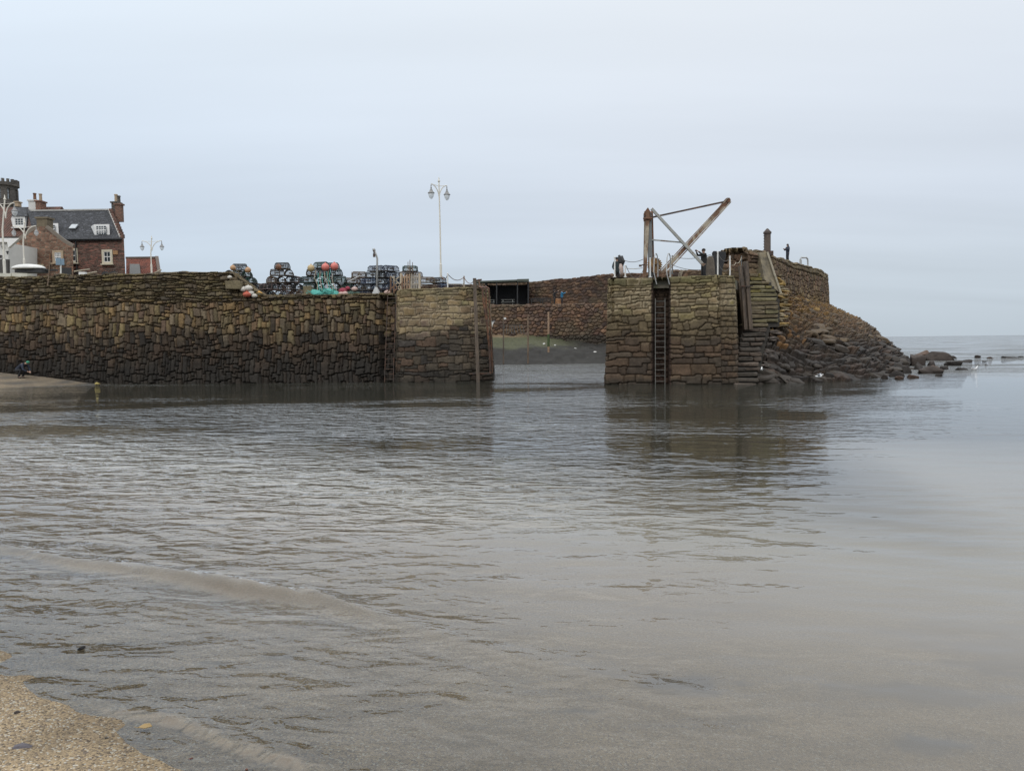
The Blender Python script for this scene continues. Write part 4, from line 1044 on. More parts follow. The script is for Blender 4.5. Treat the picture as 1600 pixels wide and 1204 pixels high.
# white folding gate beside the ladder
t = empty('ladder_gate', at(617, 461, 46), 'rust-stained white criss-cross gate at the head of the ladder', 'gate')
mb = MB(); mb.o = t.location.copy()
for px in (610.5, 615.5, 629): mb.tube([at(px, 462, 46), at(px, 431 if px < 616 else 440, 46)], .045, 6)
mb.build('post', M_CREAMRUST, t)
mb = MB(); mb.o = t.location.copy()
for a_, b_ in (((612, 432), (628, 447)), ((604, 457), (622, 441)), ((615, 456), (629, 441)), ((615, 443), (628, 456)), ((615, 440), (624, 432))): mb.beam(at(*a_, 46), at(*b_, 46), .07, .04, yv)
mb.build('lattice', M_CREAMRUST, t)

# big standing objects on the crane pier
mb = MB(); a = at(1110, 430, 43.4); mb.o = a
pl = [P(1101, 43.4, 5.6), at(1102.5, 415, 43.4), at(1105, 404, 43.4), at(1108.5, 399.5, 43.4), at(1113, 400, 43.4), at(1116, 405, 43.4), P(1119.5, 43.4, 5.6)]
mb.prism(pl, (0, .5, 0)); tag(mb.build('standing_stone', mat('rough_slab', (.14, .115, .09), scale=2.5, var=.35, bump=.6, col2=(.09, .075, .06)), loc=a, bevel=.05), 'round-topped stone slab left of the black board', 'stone')
mb = MB(); a = at(1125, 430, 44); mb.o = a
mb.prism([P(1119, 44, 5.6), at(1113, 394, 44), at(1115, 392, 44), at(1134, 393, 44), at(1134.5, 400, 44), at(1129, 420, 44), P(1126, 44, 5.6)], (.1, .5, 0))
tag(mb.build('black_board', M_BLACK, loc=a, bevel=.02), 'black tapering upright board behind the tall cream post', 'board')
mb = MB(); a = at(1068, 430, 42); mb.o = a
for k in range(3):
    mb.tube([at(1060 + k * 2, 434, 42), at(1061 + k * 2, 427, 42), at(1064 + k * 2, 422.5, 42.1), at(1070 + k, 422, 42.2), at(1072, 425, 42.3)], .018, 6)
tag(mb.build('coiled_hose', M_ROPE, loc=a), 'pale coil of hose lying on the pier left of the stone slab', 'hose')
# furled marker flags
t = empty('flag_bundle', at(973, 430, 42.5), 'furled black marker flags on leaning poles with pinkish sacking', 'flags')
mb = MB(); mb.o = t.location.copy()
for a_, b_ in (((970, 433), (967.5, 399)), ((972.5, 433), (971.5, 401)), ((974, 433), (973, 406))): mb.tube([at(*a_, 42.5), at(*b_, 42.5)], .025, 6)
mb.build('pole', M_TIMBER, t)
mb = MB(); mb.o = t.location.copy()
mb.tube([at(967.3, 398.5, 42.4), at(968.5, 403, 42.4), at(970, 408, 42.4), at(970, 415, 42.4)], [.06, .1, .17, .08], 8)
mb.tube([at(971.8, 400, 42.45), at(972, 404, 42.4), at(972.5, 408, 42.4), at(972, 416, 42.4)], [.06, .1, .16, .06], 8)
mb.build('flag', M_BLACK, t, smooth=True)
mb = MB(); mb.o = t.location.copy(); mb.tube([at(969.5, 412, 42.3), at(970.5, 418, 42.3), at(971.5, 426, 42.3), at(972, 430, 42.3)], [.06, .13, .1, .05], 8)
mb.build('sacking', mat('pink_sacking', (.42, .33, .29), scale=6), t, smooth=True)

# ------------------------------------------------------------------ lobster creels
def wire_half(b, Lx, Wy, Hz, kind):
    """frame of one creel, long axis X"""
    n = 9; rr = .019
    def hoop(x):
        pts = []
        for k in range(n):
            a_ = math.pi * k / (n - 1)
            if kind == 'D': zq = math.sin(a_) ** .85 if k not in (0, n - 1) else 0; pts.append((x * (1 - .2 * zq ** 3), -math.cos(a_) * Wy / 2, zq * Hz))
            else:
                prof = [(-.5, 0), (-.5, .35), (-.42, .7), (-.3, .95), (0, 1), (.3, .95), (.42, .7), (.5, .35), (.5, 0)]; pts.append((x * (1 - .16 * prof[k][1] ** 2), prof[k][0] * Wy, prof[k][1] * Hz))
        return pts
    xs = [-Lx / 2, -Lx / 6, Lx / 6, Lx / 2]
    if kind == 'B': xs = [-Lx / 2 + .06, 0, Lx / 2 - .06]
    for i, x in enumerate(xs): b.tube(hoop(x * (1 if kind == 'D' else 1)), rr, 5)
    for k in (0, 2, 4, 6, 8):
        h0 = hoop(xs[0])[k]; h2 = hoop(xs[-1])[k]; b.tube([h0, h2], rr * .8, 5)
    b.tube([(-Lx / 2, -Wy / 2, 0), (Lx / 2, -Wy / 2, 0)], rr * 1.3, 5); b.tube([(-Lx / 2, Wy / 2, 0), (Lx / 2, Wy / 2, 0)], rr * 1.3, 5)
    for x in xs: b.tube([(x, -Wy / 2, 0), (x, Wy / 2, 0)], rr, 5)
def netting(b, Lx, Wy, Hz, kind, rr=.009, nx=11, na=7):
    def s(u, v):
        a_ = math.pi * v; return Vector(((u - .5) * Lx * .98 * (1 - .2 * max(math.sin(a_), 0) ** 3), -math.cos(a_) * Wy / 2 * .98, (max(math.sin(a_), 0) ** (.7 if kind == 'D' else .5)) * Hz * .97))
    for k in range(-na, nx + 1):            # two families of diagonals
        for sg in (1, -1):
            pts = []
            for j in range(na + 1):
                u = (k + j) / nx if sg == 1 else (k + na - j) / nx
                if -1e-6 <= u <= 1 + 1e-6: pts.append(s(u, j / na))
            if len(pts) > 1: b.tube(pts, rr, 3, cap=False)
    for x in (-.47, .47):                   # ends: mesh round an eye
        for j in range(5):
            z = Hz * (j + .5) / 5.5; wz_ = Wy / 2 * math.sqrt(max(0, 1 - (z / Hz) ** 2)); b.tube([(x * Lx, -wz_, z), (x * Lx, wz_, z)], rr, 3, cap=False)
            y = -Wy / 2 + Wy * (j + .5) / 5; zz_ = Hz * math.sqrt(max(0, 1 - (2 * y / Wy) ** 2)); b.tube([(x * Lx, y, 0), (x * Lx, y, zz_)], rr, 3, cap=False)
NETC = {'black': (.02, .021, .022), 'blue': (.022, .035, .075), 'green': (.02, .06, .045), 'brown': (.085, .05, .035), 'olive': (.07, .07, .035)}
FRC = {'brown': (.15, .105, .075), 'grey': (.13, .135, .14), 'teal': (.05, .12, .11), 'blue': (.10, .14, .20), 'pink': (.20, .13, .12), 'tan': (.26, .21, .14), 'dark': (.05, .045, .045)}
CREEL = {}
def creel_proto(fc, nc, kind):
    key = (fc, nc, kind)
    if key in CREEL: return CREEL[key]
    Lx, Wy, Hz = (.88, .56, .40) if kind == 'D' else (1.0, .6, .36)
    mf = mat('creel_frame_' + fc, tuple(q * .48 for q in FRC[fc]), rough=.8, scale=12, var=.4); mn = mat('creel_net_' + nc, NETC[nc], rough=.9, scale=12, var=.4, bump=0)
    ms = mat('creel_slats', (.17, .13, .09), scale=8, var=.3)
    a_ = MB(); wire_half(a_, Lx, Wy, Hz, kind); b_ = MB(); netting(b_, Lx, Wy, Hz, kind)
    c_ = MB()
    for k in range(5): c_.box((0, -Wy / 2 + Wy * (k + .5) / 5, .02), (Lx, .05, .02))
    for s in (-1, 1): c_.tube([(s * Lx * .1, -Wy * .45, Hz * .4), (s * .02, 0, Hz * .45)], .045, 8)
    r = []
    for nm, mb_, mm in (('frame', a_, mf), ('netting', b_, mn), ('slatted_base', c_, ms)):
        me = bpy.data.meshes.new(nm); me.from_pydata(mb_.v, [], mb_.f); me.materials.append(mm); import_fix(me); r.append((nm, me))
    CREEL[key] = r; return r
def creel(p, rz, fc, nc, kind, label, group, tilt=0):
    t = empty('lobster_creel', p, label, 'lobster creel', group, rz)
    t.rotation_euler = (tilt, 0, rz)
    for nm, me in creel_proto(fc, nc, kind):
        o = bpy.data.objects.new(nm, me); COL.objects.link(o); o.parent = t
    return t
ORD = ['leftmost', 'second from left', 'third from left', 'fourth from left', 'fifth from left', 'sixth from left', 'seventh from left']
TIER = ['bottom row', 'second row up', 'third row up', 'fourth row up', 'fifth row up']
random.seed(3)
def stack(rows, D, ybase, rowh, desc, group, cols, kind='D', jit=1.0):
    """rows: list of (px0, px1, n, orient) bottom first"""
    for ti, (x0, x1, n, ori) in enumerate(rows):
        y = ybase - ti * rowh
        for k in range(n):
            px = x0 + (x1 - x0) * (k + .5) / n + random.uniform(-jit, jit)
            fc, nc = random.choice(cols)
            side = ori[k % len(ori)]
            dd = D + random.uniform(-.15, .15) + ti * .05
            p = at(px, y + random.uniform(-.4, .4), dd)
            rz = (random.uniform(-.3, .3) if side == 's' else math.pi / 2 + random.uniform(-.35, .35) if side == 'e' else random.uniform(.4, .8))
            pos = 'topmost creel' if ti == len(rows) - 1 and n == 1 else ('only' if n == 1 else ORD[k] if k < n - 1 else 'rightmost')
            tr = 'top row' if ti == len(rows) - 1 else TIER[ti]
            view = {'s': 'broadside', 'e': 'end-on', 'd': 'askew'}[side]
            lb = f'{fc} creel {view}, {pos}, {tr}, {desc}' if pos != 'topmost creel' else f'{fc} creel {view} on the very top of the {desc}'
            creel(p, rz, fc, nc, kind, lb, group, random.uniform(-.06, .06))
            if side == 'e' or ti < 2:    # the second rank behind fills the pile
                pass
G1, G2, G3, G4, G5 = ['creels in the %s pile' % q for q in ('far left', 'second', 'netted third', 'blue and black', 'low right')]
c1 = [('brown', 'black'), ('tan', 'olive'), ('dark', 'green'), ('grey', 'black'), ('brown', 'brown')]
c2 = [('brown', 'black'), ('brown', 'brown'), ('dark', 'black'), ('pink', 'black'), ('tan', 'brown')]
c3 = [('brown', 'black'), ('dark', 'green'), ('teal', 'black'), ('tan', 'olive')]
c4 = [('blue', 'blue'), ('grey', 'blue'), ('grey', 'black'), ('dark', 'blue'), ('dark', 'black')]
stack([(376, 428, 4, 'eeee'), (372, 424, 4, 'eeee'), (358, 400, 3, 'eee'), (353, 393, 3, 'eee'), (363, 386, 1, 's')], 48.5, 463, 10.2, 'far left pile', G1, c1)
stack([(404, 481, 6, 'eeeeee'), (412, 473, 4, 'seee'), (420, 471, 4, 'eeee'), (423, 461, 2, 'se'), (430, 453, 1, 's')], 48.0, 463.5, 10.9, 'second pile', G2, c2)
stack([(478, 552, 6, 'seeees'), (478, 547, 5, 'seees'), (474, 538, 4, 'sees'), (482, 532, 3, 'ses'), (488, 516, 1, 's')], 48.0, 463.5, 11, 'third pile with teal net', G3, c3)
stack([(507, 531, 1, 's')], 48.2, 420, 11, 'crest of the third pile', G3, c3)
stack([(497, 545, 3, 'ees')], 48.9, 463, 11, 'back of the third pile', G3, c3)
stack([(560, 616, 3, 'sss'), (562, 618, 3, 'sss'), (568, 622, 3, 'sss'), (574, 622, 3, 'sed'), (576, 622, 2, 'sd')], 47.6, 463.5, 9.9, 'blue pile behind the bent pole', G4, c4, 'B', .8)
stack([(540, 570, 2, 'ed'), (540, 570, 2, 'de'), (543, 570, 2, 'de'), (550, 574, 1, 's')], 48.6, 463, 10, 'brown heap left of bent pole', G4, c2, 'B')
stack([(650, 724, 5, 'sdsee'), (656, 718, 4, 'dsds'), (659, 693, 2, 'ss')], 48.2, 463, 10.6, 'low pile left of the railing', G5, c4 + c2, 'B')
stack([(610, 654, 3, 'ess'), (612, 652, 3, 'ssd'), (612, 652, 3, 'sds'), (628, 654, 2, 'sd'), (630, 652, 1, 's')], 48.9, 463, 9.8, 'rear pile behind the pallets', G5, c1 + c2, 'B')
def ballbuoy(px, py, D, r, m, label, group='buoys lying among the creels', sc=(1, 1, 1), name='buoy'):
    p = at(px, py, D); t = empty(name, p, label, 'buoy', group)
    mb = MB(); mb.ball((0, 0, 0), (r * sc[0], r * sc[1], r * sc[2]), 16, 10); mb.build('float', m, t, smooth=True)
    mb = MB(); mb.lathe([(r * .18, 0), (r * .2, r * .2), (r * .12, r * .3)], 8, (0, 0, r * sc[2] * .92)); mb.build('eye', m, t)
    return t
M_OR = mat('faded_orange_buoy', (.38, .22, .11), rough=.5, scale=6, var=.2); M_PK = mat('pink_red_buoy', (.55, .15, .12), rough=.45, scale=6, var=.15)
M_YB = mat('tan_buoy', (.42, .31, .16), rough=.6, scale=6, var=.2); M_WF = mat('white_float', (.48, .45, .40), rough=.6, scale=6, var=.15)
ballbuoy(364, 418.5, 47.7, .18, M_OR, 'dull orange buoy hung on the left of the far left pile')
ballbuoy(387.5, 422, 47.7, .19, M_OR, 'orange-brown buoy on the right of the far left pile')
ballbuoy(435, 417.5, 47.5, .20, M_RUST, 'rusty orange buoy inside the top creel of the second pile')
ballbuoy(486, 419, 47.6, .23, M_YB, 'tan buoy on the left shoulder of the third pile')
ballbuoy(508.5, 417.5, 47.3, .25, M_PK, 'pink buoy on the front of the top creel of the third pile')
ballbuoy(522.5, 416.5, 47.5, .25, M_PK, 'pink buoy at the right end of the third pile')
ballbuoy(405, 460.5, 46.6, .22, mat('amber_buoy', (.50, .27, .05), rough=.5), 'amber buoy on the quay edge by the second pile')
for px, py, s, lb in ((381, 452, .26, 'upper white float of the heap at the parapet step'), (388, 450.5, .3, 'white float at the top right of the heap at the parapet step'), (392, 458, .24, 'middle white float of the heap at the parapet step'), (398, 462, .22, 'lowest white float of the heap at the parapet step'), (359, 433, .16, 'small pale float low on the far left pile')):
    ballbuoy(px, py, 46.4, s * .72, M_WF, lb, 'white floats', (1.3, 1, .85), 'net_float')
ballbuoy(386, 460, 46.3, .22, mat('red_float', (.42, .10, .06)), 'dull red float under the white floats', 'white floats', (1.2, 1, .8), 'net_float')
for px, py, lb in ((533.5, 459, 'pale pink float beside the red bag'), (539, 458.5, 'salmon float right under the red bag'), (554, 451.5, 'cream float on top of the dark heap by the bent pole'), (605, 457, 'pale pink float left of the criss-cross gate')):
    ballbuoy(px, py, 46.6, .15, mat('pale_pink_float', (.42, .29, .25), rough=.5), lb, 'small pale floats on the quay edge', (1.4, 1, .9), 'net_float')
# teal net heap and hanging ropes
M_TEAL = mat('teal_net', (.08, .32, .27), rough=.95, scale=14, var=.5, bump=1, bscale=30)
v, f = ICO3
p_ = v * np.array((1.05, .55, .36)) * (1 + .35 * (fbm(v[:, 0] * 2 + 4, v[:, 1] * 2 + v[:, 2] * 2, 6) - .5) * 2)[:, None]
p_[:, 2] = np.maximum(p_[:, 2] + .1 * np.sin(v[:, 0] * 7), -.02)
o = tri_mesh('net_heap', p_, f, None, M_TEAL); o.location = at(508, 461.5, 46.7); tag(o, 'heap of bright teal netting in front of the third creel pile', 'net')
mb = MB()
for k in range(70):
    a_ = random.uniform(0, 6.28); q0 = Vector((math.cos(a_) * random.uniform(.2, 1.1), math.sin(a_) * .5, random.uniform(.05, .32)))
    mb.tube([q0, q0 + Vector((random.uniform(-.3, .3), random.uniform(-.15, .1), random.uniform(-.05, .12))), q0 + Vector((random.uniform(-.5, .5), random.uniform(-.3, .1), -.1))], .018, 4)
mb.build('loose_twine', M_TEAL, o)
t = empty('hanging_ropes', at(508, 461, 47.2), 'pale and teal ropes trailing down the front of the third pile', 'rope')
for i in range(9):
    mb = MB(); mb.o = t.location.copy(); x = 494 + i * 3.2; e = 496 + i * 4
    mb.tube([at(x, 421 + random.uniform(0, 8), 47.3), at(x + random.uniform(-3, 3), 434, 47.15), at((x + e) / 2 + random.uniform(-3, 3), 445, 47.1), at(e, 457, 46.9)], .022, 5); mb.build('rope', M_TEAL if i % 2 else M_ROPE, t)
mb = MB(); a = at(536, 455, 46.8); mb.o = a; mb.ball(a, (.3, .25, .22)); mb.ball(a + Vector((.3, 0, .18)), (.16, .15, .13)); tag(mb.build('red_bag', mat('maroon_cloth', (.24, .03, .05)), loc=a, smooth=True), 'crumpled maroon bag on the quay edge right of the teal net', 'bag')
mb = MB(); a = at(549, 460, 46.7); mb.o = a
for k in range(6): mb.ball(a + Vector((k * .14 - .3, random.uniform(-.1, .1), random.uniform(.02, .14))), (.16, .15, .12), 8, 6)
tag(mb.build('net_bundle', mat('dark_green_net', (.05, .09, .07), var=.5), loc=a), 'small dark green net bundle between the maroon bag and the bent pole', 'net')
mb = MB(); a = 0
# stone blocks on the quay edge
for px, py, wx, hz_, D, lb in ((366, 452, .95, .5, 46.4, 'rough stone block at the step of the parapet'), (482, 461, .50, .55, 47.0, 'short stone block standing between the second and third piles')):
    v, f = soft_block((0, 0, hz_ / 2), (wx, .5, hz_), 0, 5, .03); o = tri_mesh('stone_block', v, f, np.repeat(np.array([[.17, .14, .085]]), len(v), 0), M_STONE); o.location = at(px, py, D); tag(o, lb, 'stone block')
# wooden pallets on edge
for px0, px1, m_, lb in ((626.5, 641.5, mat('pallet_wood', (.34, .22, .14), scale=5, var=.4, col2=(.22, .15, .10)), 'tan wooden pallet stood on edge by the criss-cross gate'), (641.8, 655.5, mat('grey_pallet_wood', (.30, .27, .23), scale=5, var=.4), 'greyer wooden pallet stood on edge right of the tan one')):
    t = empty('pallet', at((px0 + px1) / 2, 459, 46.6), lb, 'pallet', 'wooden pallets stood on edge')
    n = 4; 
    for k in range(n):
        mb = MB(); mb.o = t.location.copy(); px = px0 + (px1 - px0) * (k + .5) / n; mb.beam(at(px, 459, 46.6), at(px, 429 + random.uniform(-1, 1), 46.6), .085, .025, yv); mb.build('slat', m_, t)
    mb = MB(); mb.o = t.location.copy()
    for py in (433, 444, 455): mb.beam(at(px0, py, 46.68), at(px1, py, 46.68), .09, .09, yv)
    for px in (px0, px1): mb.beam(at(px, 460, 46.64), at(px, 427, 46.64), .12, .1, yv)
    mb.build('bearer', mat('pale_post', (.44, .37, .27), scale=5), t)
for px, y1, lb in ((637.5, 409, 'leftmost of three thin sticks rising from the top creels'), (640.5, 406, 'tallest of three thin sticks rising from the top creels'), (644.5, 409.5, 'rightmost of three thin sticks rising from the top creels')):
    mb = MB(); a = at(px, 424, 48.4); mb.o = a; mb.tube([a, at(px, y1, 48.4)], [.035, .02], 6); tag(mb.build('marker_stick', M_TIMBER2, loc=a), lb, 'stick', 'thin marker sticks among the creels')
mb = MB(); a = at(560, 432, 48); mb.o = a; mb.tube([at(545, 440, 47.8), at(563, 430.5, 47.8)], .05, 6); tag(mb.build('plank', M_GALV, loc=a), 'pale pole leaning on the brown heap left of the bent pole', 'pole')
# bent davit
t = empty('davit', at(588, 460, 46.6), 'bent grey davit pole standing on a cone foot among blue creels', 'davit')
mb = MB(); mb.o = t.location.copy(); mb.tube([at(588.5, 460, 46.6), at(589.5, 404, 46.6), at(588, 399, 46.6), at(584, 389, 46.6)], .06, 8); mb.tube([at(585, 392, 46.6), at(583.5, 388.5, 46.6)], .09, 8); mb.build('pole', M_GALV, t, smooth=True)
mb = MB(); mb.lathe([(.28, 0), (.26, .08), (.1, .42), (.07, .45)], 12); mb.build('foot', M_GALV, t)
mb = MB(); mb.o = t.location.copy(); mb.tube([at(584, 391, 46.5), at(584.3, 399, 46.5)], .035, 6); mb.box(at(584.5, 399, 46.5), (.12, .12, .2)); mb.build('hook', M_DARKIRON, t)

# ------------------------------------------------------------------ street lamps
M_LPOST = mat('cream_lamp_paint', (.62, .59, .52), rough=.5, scale=3, var=.1); M_LCAP = mat('lamp_cap_grey', (.22, .215, .21), rough=.5, scale=6)
M_GLASS = bpy.data.materials.new('lamp_glass'); M_GLASS.use_nodes = True; bq = M_GLASS.node_tree.nodes['Principled BSDF']
bq.inputs['Base Color'].default_value = (.75, .78, .8, 1); bq.inputs['Roughness'].default_value = .15; bq.inputs['Alpha'].default_value = .55
def lamp_unit(t, q, s, m):
    """one lantern hung at q"""
    mb = MB(); mb.lathe([(.0, .5), (.03, .45), (.02, .3), (.06, .22), (.035, .12), (.05, .05)], 8, (0, 0, 0))
    cap = MB(); cap.v = []
    cap.lathe([(.30, -.36), (.30, -.31), (.24, -.27), (.13, -.10), (.10, 0), (.05, .05), (.07, .14), (.03, .22), (.05, .3), (.02, .42), (.005, .52)][::1], 14)
    for i, v_ in enumerate(cap.v): cap.v[i] = tuple(Vector(v_) * s + q)
    a_ = cap.build('lantern_cap', m, t, smooth=False)
    gl_ = MB(); gl_.lathe([(.26, -.37), (.25, -.5), (.2, -.66), (.12, -.78), (.03, -.86)], 14)
    for i, v_ in enumerate(gl_.v): gl_.v[i] = tuple(Vector(v_) * s + q)
    g_ = gl_.build('globe', M_GLASS, a_, smooth=True)
def lamp(px, ybase, ytop, D, reach, s, label, rz=0, pxb=None, mp=None, ls=.75):
    b = at(pxb or px, ybase, D); top = at(px, ytop, D); h = top.z - b.z
    t = empty('street_lamp', b, label, 'street lamp', 'cream double-armed street lamps')
    mb = MB(); mb.tube([(0, 0, 0), (0, 0, .9 * s), (0, 0, .95 * s), (0, 0, h * .6), (top.x - b.x, 0, h)], [.085 * s, .085 * s, .055 * s, .05 * s, .042 * s], 10)
    mb.lathe([(.07 * s, 0), (.09 * s, .05), (.05 * s, .1), (.02, .3 * s)], 8, (top.x - b.x, 0, h)); mb.build('pole', M_LPOST, t)
    ca, sa = math.cos(rz), math.sin(rz); tx = top.x - b.x
    for sg in (-1, 1):
        f_ = lambda x, z: Vector((tx + sg * x * ca, sg * x * sa, z))
        mb = MB(); n = 9
        pts = [f_(reach * (1 - math.cos(math.pi / 2 * k / n)) , h - 1.15 * s + .95 * s * math.sin(math.pi / 2 * k / n)) for k in range(n + 1)]
        mb.tube(pts, .035 * s, 6); mb.tube([f_(0, h - .28 * s), f_(reach, h - .2 * s)], .018 * s, 5); mb.build('arm', M_LPOST, t)
        lamp_unit(t, f_(reach, h - .24 * s - .4 * ls), ls, mp or M_LCAP)
    return t
lamp(685.8, 434, 284, 50, .58, 1.0, 'tall cream double lamp standing alone above the pier head', rz=.55, pxb=689)
lamp(237, 428, 373, 76, 1.0, 1.05, 'small distant double lamp right of the slate-roofed house', ls=.75)
lamp(7.5, 429, 312, 54, .66, 1.15, 'tall cream lamp at the left edge, in front of the tower', ls=.72)
lamp(38.5, 424, 349, 62, .93, 1.1, 'cream double lamp in front of the stone gable house', ls=.62)
# ------------------------------------------------------------------ town buildings
def brick_like(name, c1, c2, mort, sx=1.6, sy=3.2, var=.5):
    m = bpy.data.materials.new(name); m.use_nodes = True; t = m.node_tree; b = t.nodes['Principled BSDF']; b.inputs['Roughness'].default_value = .9
    g = N('ShaderNodeNewGeometry', t)
    mp_ = N('ShaderNodeMapping', t); mp_.inputs['Scale'].default_value = (sx, sx, sy); L(t, g.outputs['Position'], mp_.inputs[0])
    nz_ = N('ShaderNodeTexNoise', t, i_Scale=1.5, i_Detail=3.0); L(t, mp_.outputs[0], nz_.inputs['Vector'])
    ad_ = N('ShaderNodeVectorMath', t, operation='MULTIPLY_ADD'); ad_.inputs[1].default_value = (.5, .5, .5); L(t, nz_.outputs['Color'], ad_.inputs[0]); L(t, mp_.outputs[0], ad_.inputs[2])
    v = N('ShaderNodeTexVoronoi', t, i_Scale=1.0, feature='F1'); L(t, ad_.outputs[0], v.inputs['Vector'])
    ve = N('ShaderNodeTexVoronoi', t, i_Scale=1.0, feature='DISTANCE_TO_EDGE'); L(t, ad_.outputs[0], ve.inputs['Vector'])
    s_ = N('ShaderNodeSeparateColor', t); L(t, v.outputs['Color'], s_.inputs[0])
    mx_ = N('ShaderNodeMix', t, data_type='RGBA'); mx_.inputs['A'].default_value = (*c1, 1); mx_.inputs['B'].default_value = (*c2, 1); L(t, s_.outputs[0], mx_.inputs['Factor'])
    sc_ = N('ShaderNodeVectorMath', t, operation='SCALE'); L(t, mx_.outputs['Result'], sc_.inputs[0])
    r_ = N('ShaderNodeMapRange', t); r_.inputs[3].default_value = 1 - var; r_.inputs[4].default_value = 1 + var; L(t, s_.outputs[1], r_.inputs[0]); L(t, r_.outputs[0], sc_.inputs['Scale'])
    e_ = N('ShaderNodeMapRange', t); e_.inputs[1].default_value = .02; e_.inputs[2].default_value = .1; L(t, ve.outputs['Distance'], e_.inputs[0])
    m2 = N('ShaderNodeMix', t, data_type='RGBA'); m2.inputs['A'].default_value = (*mort, 1); L(t, sc_.outputs[0], m2.inputs['B']); L(t, e_.outputs[0], m2.inputs['Factor'])
    L(t, m2.outputs['Result'], b.inputs['Base Color'])
    bp = N('ShaderNodeBump', t, i_Strength=.8, i_Distance=.06); L(t, e_.outputs[0], bp.inputs['Height']); L(t, bp.outputs[0], b.inputs['Normal'])
    return m
M_SAND1 = brick_like('red_sandstone_rubble', (.17, .075, .055), (.11, .065, .05), (.13, .095, .075), 2.2, 6.5)
M_SAND2 = brick_like('mixed_rubble', (.22, .115, .075), (.13, .075, .05), (.20, .155, .11), 2.4, 4.5)
M_TOWER = brick_like('grey_tower_stone', (.10, .088, .075), (.075, .068, .06), (.085, .075, .065), 1.2, 2.4, .25)
M_SLATE = brick_like('slate_courses', (.055, .057, .064), (.038, .039, .043), (.03, .03, .032), 3.2, 6, .4)
def pantile(name, c, c2):
    m = mat(name, c, rough=.85, scale=1.8, var=.35, col2=c2, bump=0); t = m.node_tree; b = t.nodes['Principled BSDF']
    g = N('ShaderNodeNewGeometry', t); s_ = N('ShaderNodeSeparateXYZ', t); L(t, g.outputs['Position'], s_.inputs[0])
    a_ = N('ShaderNodeMath', t, operation='MULTIPLY', i_1=22.0); L(t, s_.outputs[0], a_.inputs[0]); si = N('ShaderNodeMath', t, operation='SINE'); L(t, a_.outputs[0], si.inputs[0])
    z_ = N('ShaderNodeMath', t, operation='MULTIPLY', i_1=4.0); L(t, s_.outputs[2], z_.inputs[0]); fz = N('ShaderNodeMath', t, operation='FRACT'); L(t, z_.outputs[0], fz.inputs[0])
    ad_ = N('ShaderNodeMath', t, operation='ADD'); L(t, si.outputs[0], ad_.inputs[0]); L(t, fz.outputs[0], ad_.inputs[1])
    bp = N('ShaderNodeBump', t, i_Strength=1.0, i_Distance=.08); L(t, ad_.outputs[0], bp.inputs['Height']); L(t, bp.outputs[0], b.inputs['Normal'])
    return m
M_PAN = pantile('orange_pantiles', (.24, .075, .045), (.16, .06, .04)); M_PAN2 = pantile('brown_pantiles', (.15, .07, .05), (.10, .055, .04))
M_TRIM = mat('cream_window_trim', (.52, .47, .36), rough=.6, scale=4, var=.1); M_WTRIM = mat('white_window_trim', (.70, .69, .67), rough=.5, scale=4, var=.08)
M_TAN = mat('sandstone_trim', (.33, .25, .17), scale=3, var=.25)
M_RENDER = mat('white_render', (.58, .57, .54), rough=.8, scale=1.2, var=.1)
M_PANE = bpy.data.materials.new('window_glass'); M_PANE.use_nodes = True; bq = M_PANE.node_tree.nodes['Principled BSDF']
bq.inputs['Base Color'].default_value = (.035, .045, .05, 1); bq.inputs['Roughness'].default_value = .08; bq.inputs['Specular IOR Level'].default_value = .8
def bpart(t, name, m, fn, parent=None, bevel=0):
    mb = MB(); mb.o = t.location.copy(); fn(mb); return mb.build(name, m, parent or t, bevel=bevel)
def window(t, x0, y0, x1, y1, D, trim, nx=2, ny=3, fw=.14, sill=True, face=-.06, sash=None):
    """window seen in front of wall plane at depth D, given by its outer frame in photo pixels"""
    a, b = at(x0, y1, D), at(x1, y0, D); w_, h_ = b.x - a.x, b.z - a.z; c = Vector(((a.x + b.x) / 2, D + face, (a.z + b.z) / 2))
    def fr(m):
        for s in (-1, 1): m.box(c + Vector((s * (w_ - fw) / 2, 0, 0)), (fw, .14, h_)); m.box(c + Vector((0, 0, s * (h_ - fw) / 2)), (w_ - 2 * fw, .14, fw))
    f = bpart(t, 'window', trim, fr)
    bpart(t, 'pane', M_PANE, lambda m: m.box(c + Vector((0, .03, 0)), (w_ - 2 * fw, .02, h_ - 2 * fw)), f)
    def bars(m):
        for k in range(1, nx): m.box(c + Vector((-(w_ - 2 * fw) / 2 + (w_ - 2 * fw) * k / nx, -.01, 0)), (.045, .03, h_ - 2 * fw))
        for k in range(1, ny): m.box(c + Vector((0, -.013, -(h_ - 2 * fw) / 2 + (h_ - 2 * fw) * k / ny)), (w_ - 2 * fw, .03, .075 if k * 2 == ny else .04))
        for s in (-1, 1): m.box(c + Vector((s * (w_ - 2 * fw - .06) / 2, -.016, 0)), (.06, .03, h_ - 2 * fw)); m.box(c + Vector((0, -.019, s * (h_ - 2 * fw - .06) / 2)), (w_ - 2 * fw, .03, .06))
    bpart(t, 'glazing_bars', sash or M_WTRIM, bars, f)
    if sill: bpart(t, 'sill', trim, lambda m: m.box(c + Vector((0, -.1, -h_ / 2 - .05)), (w_ + .2, .25, .1)), f)
    return f
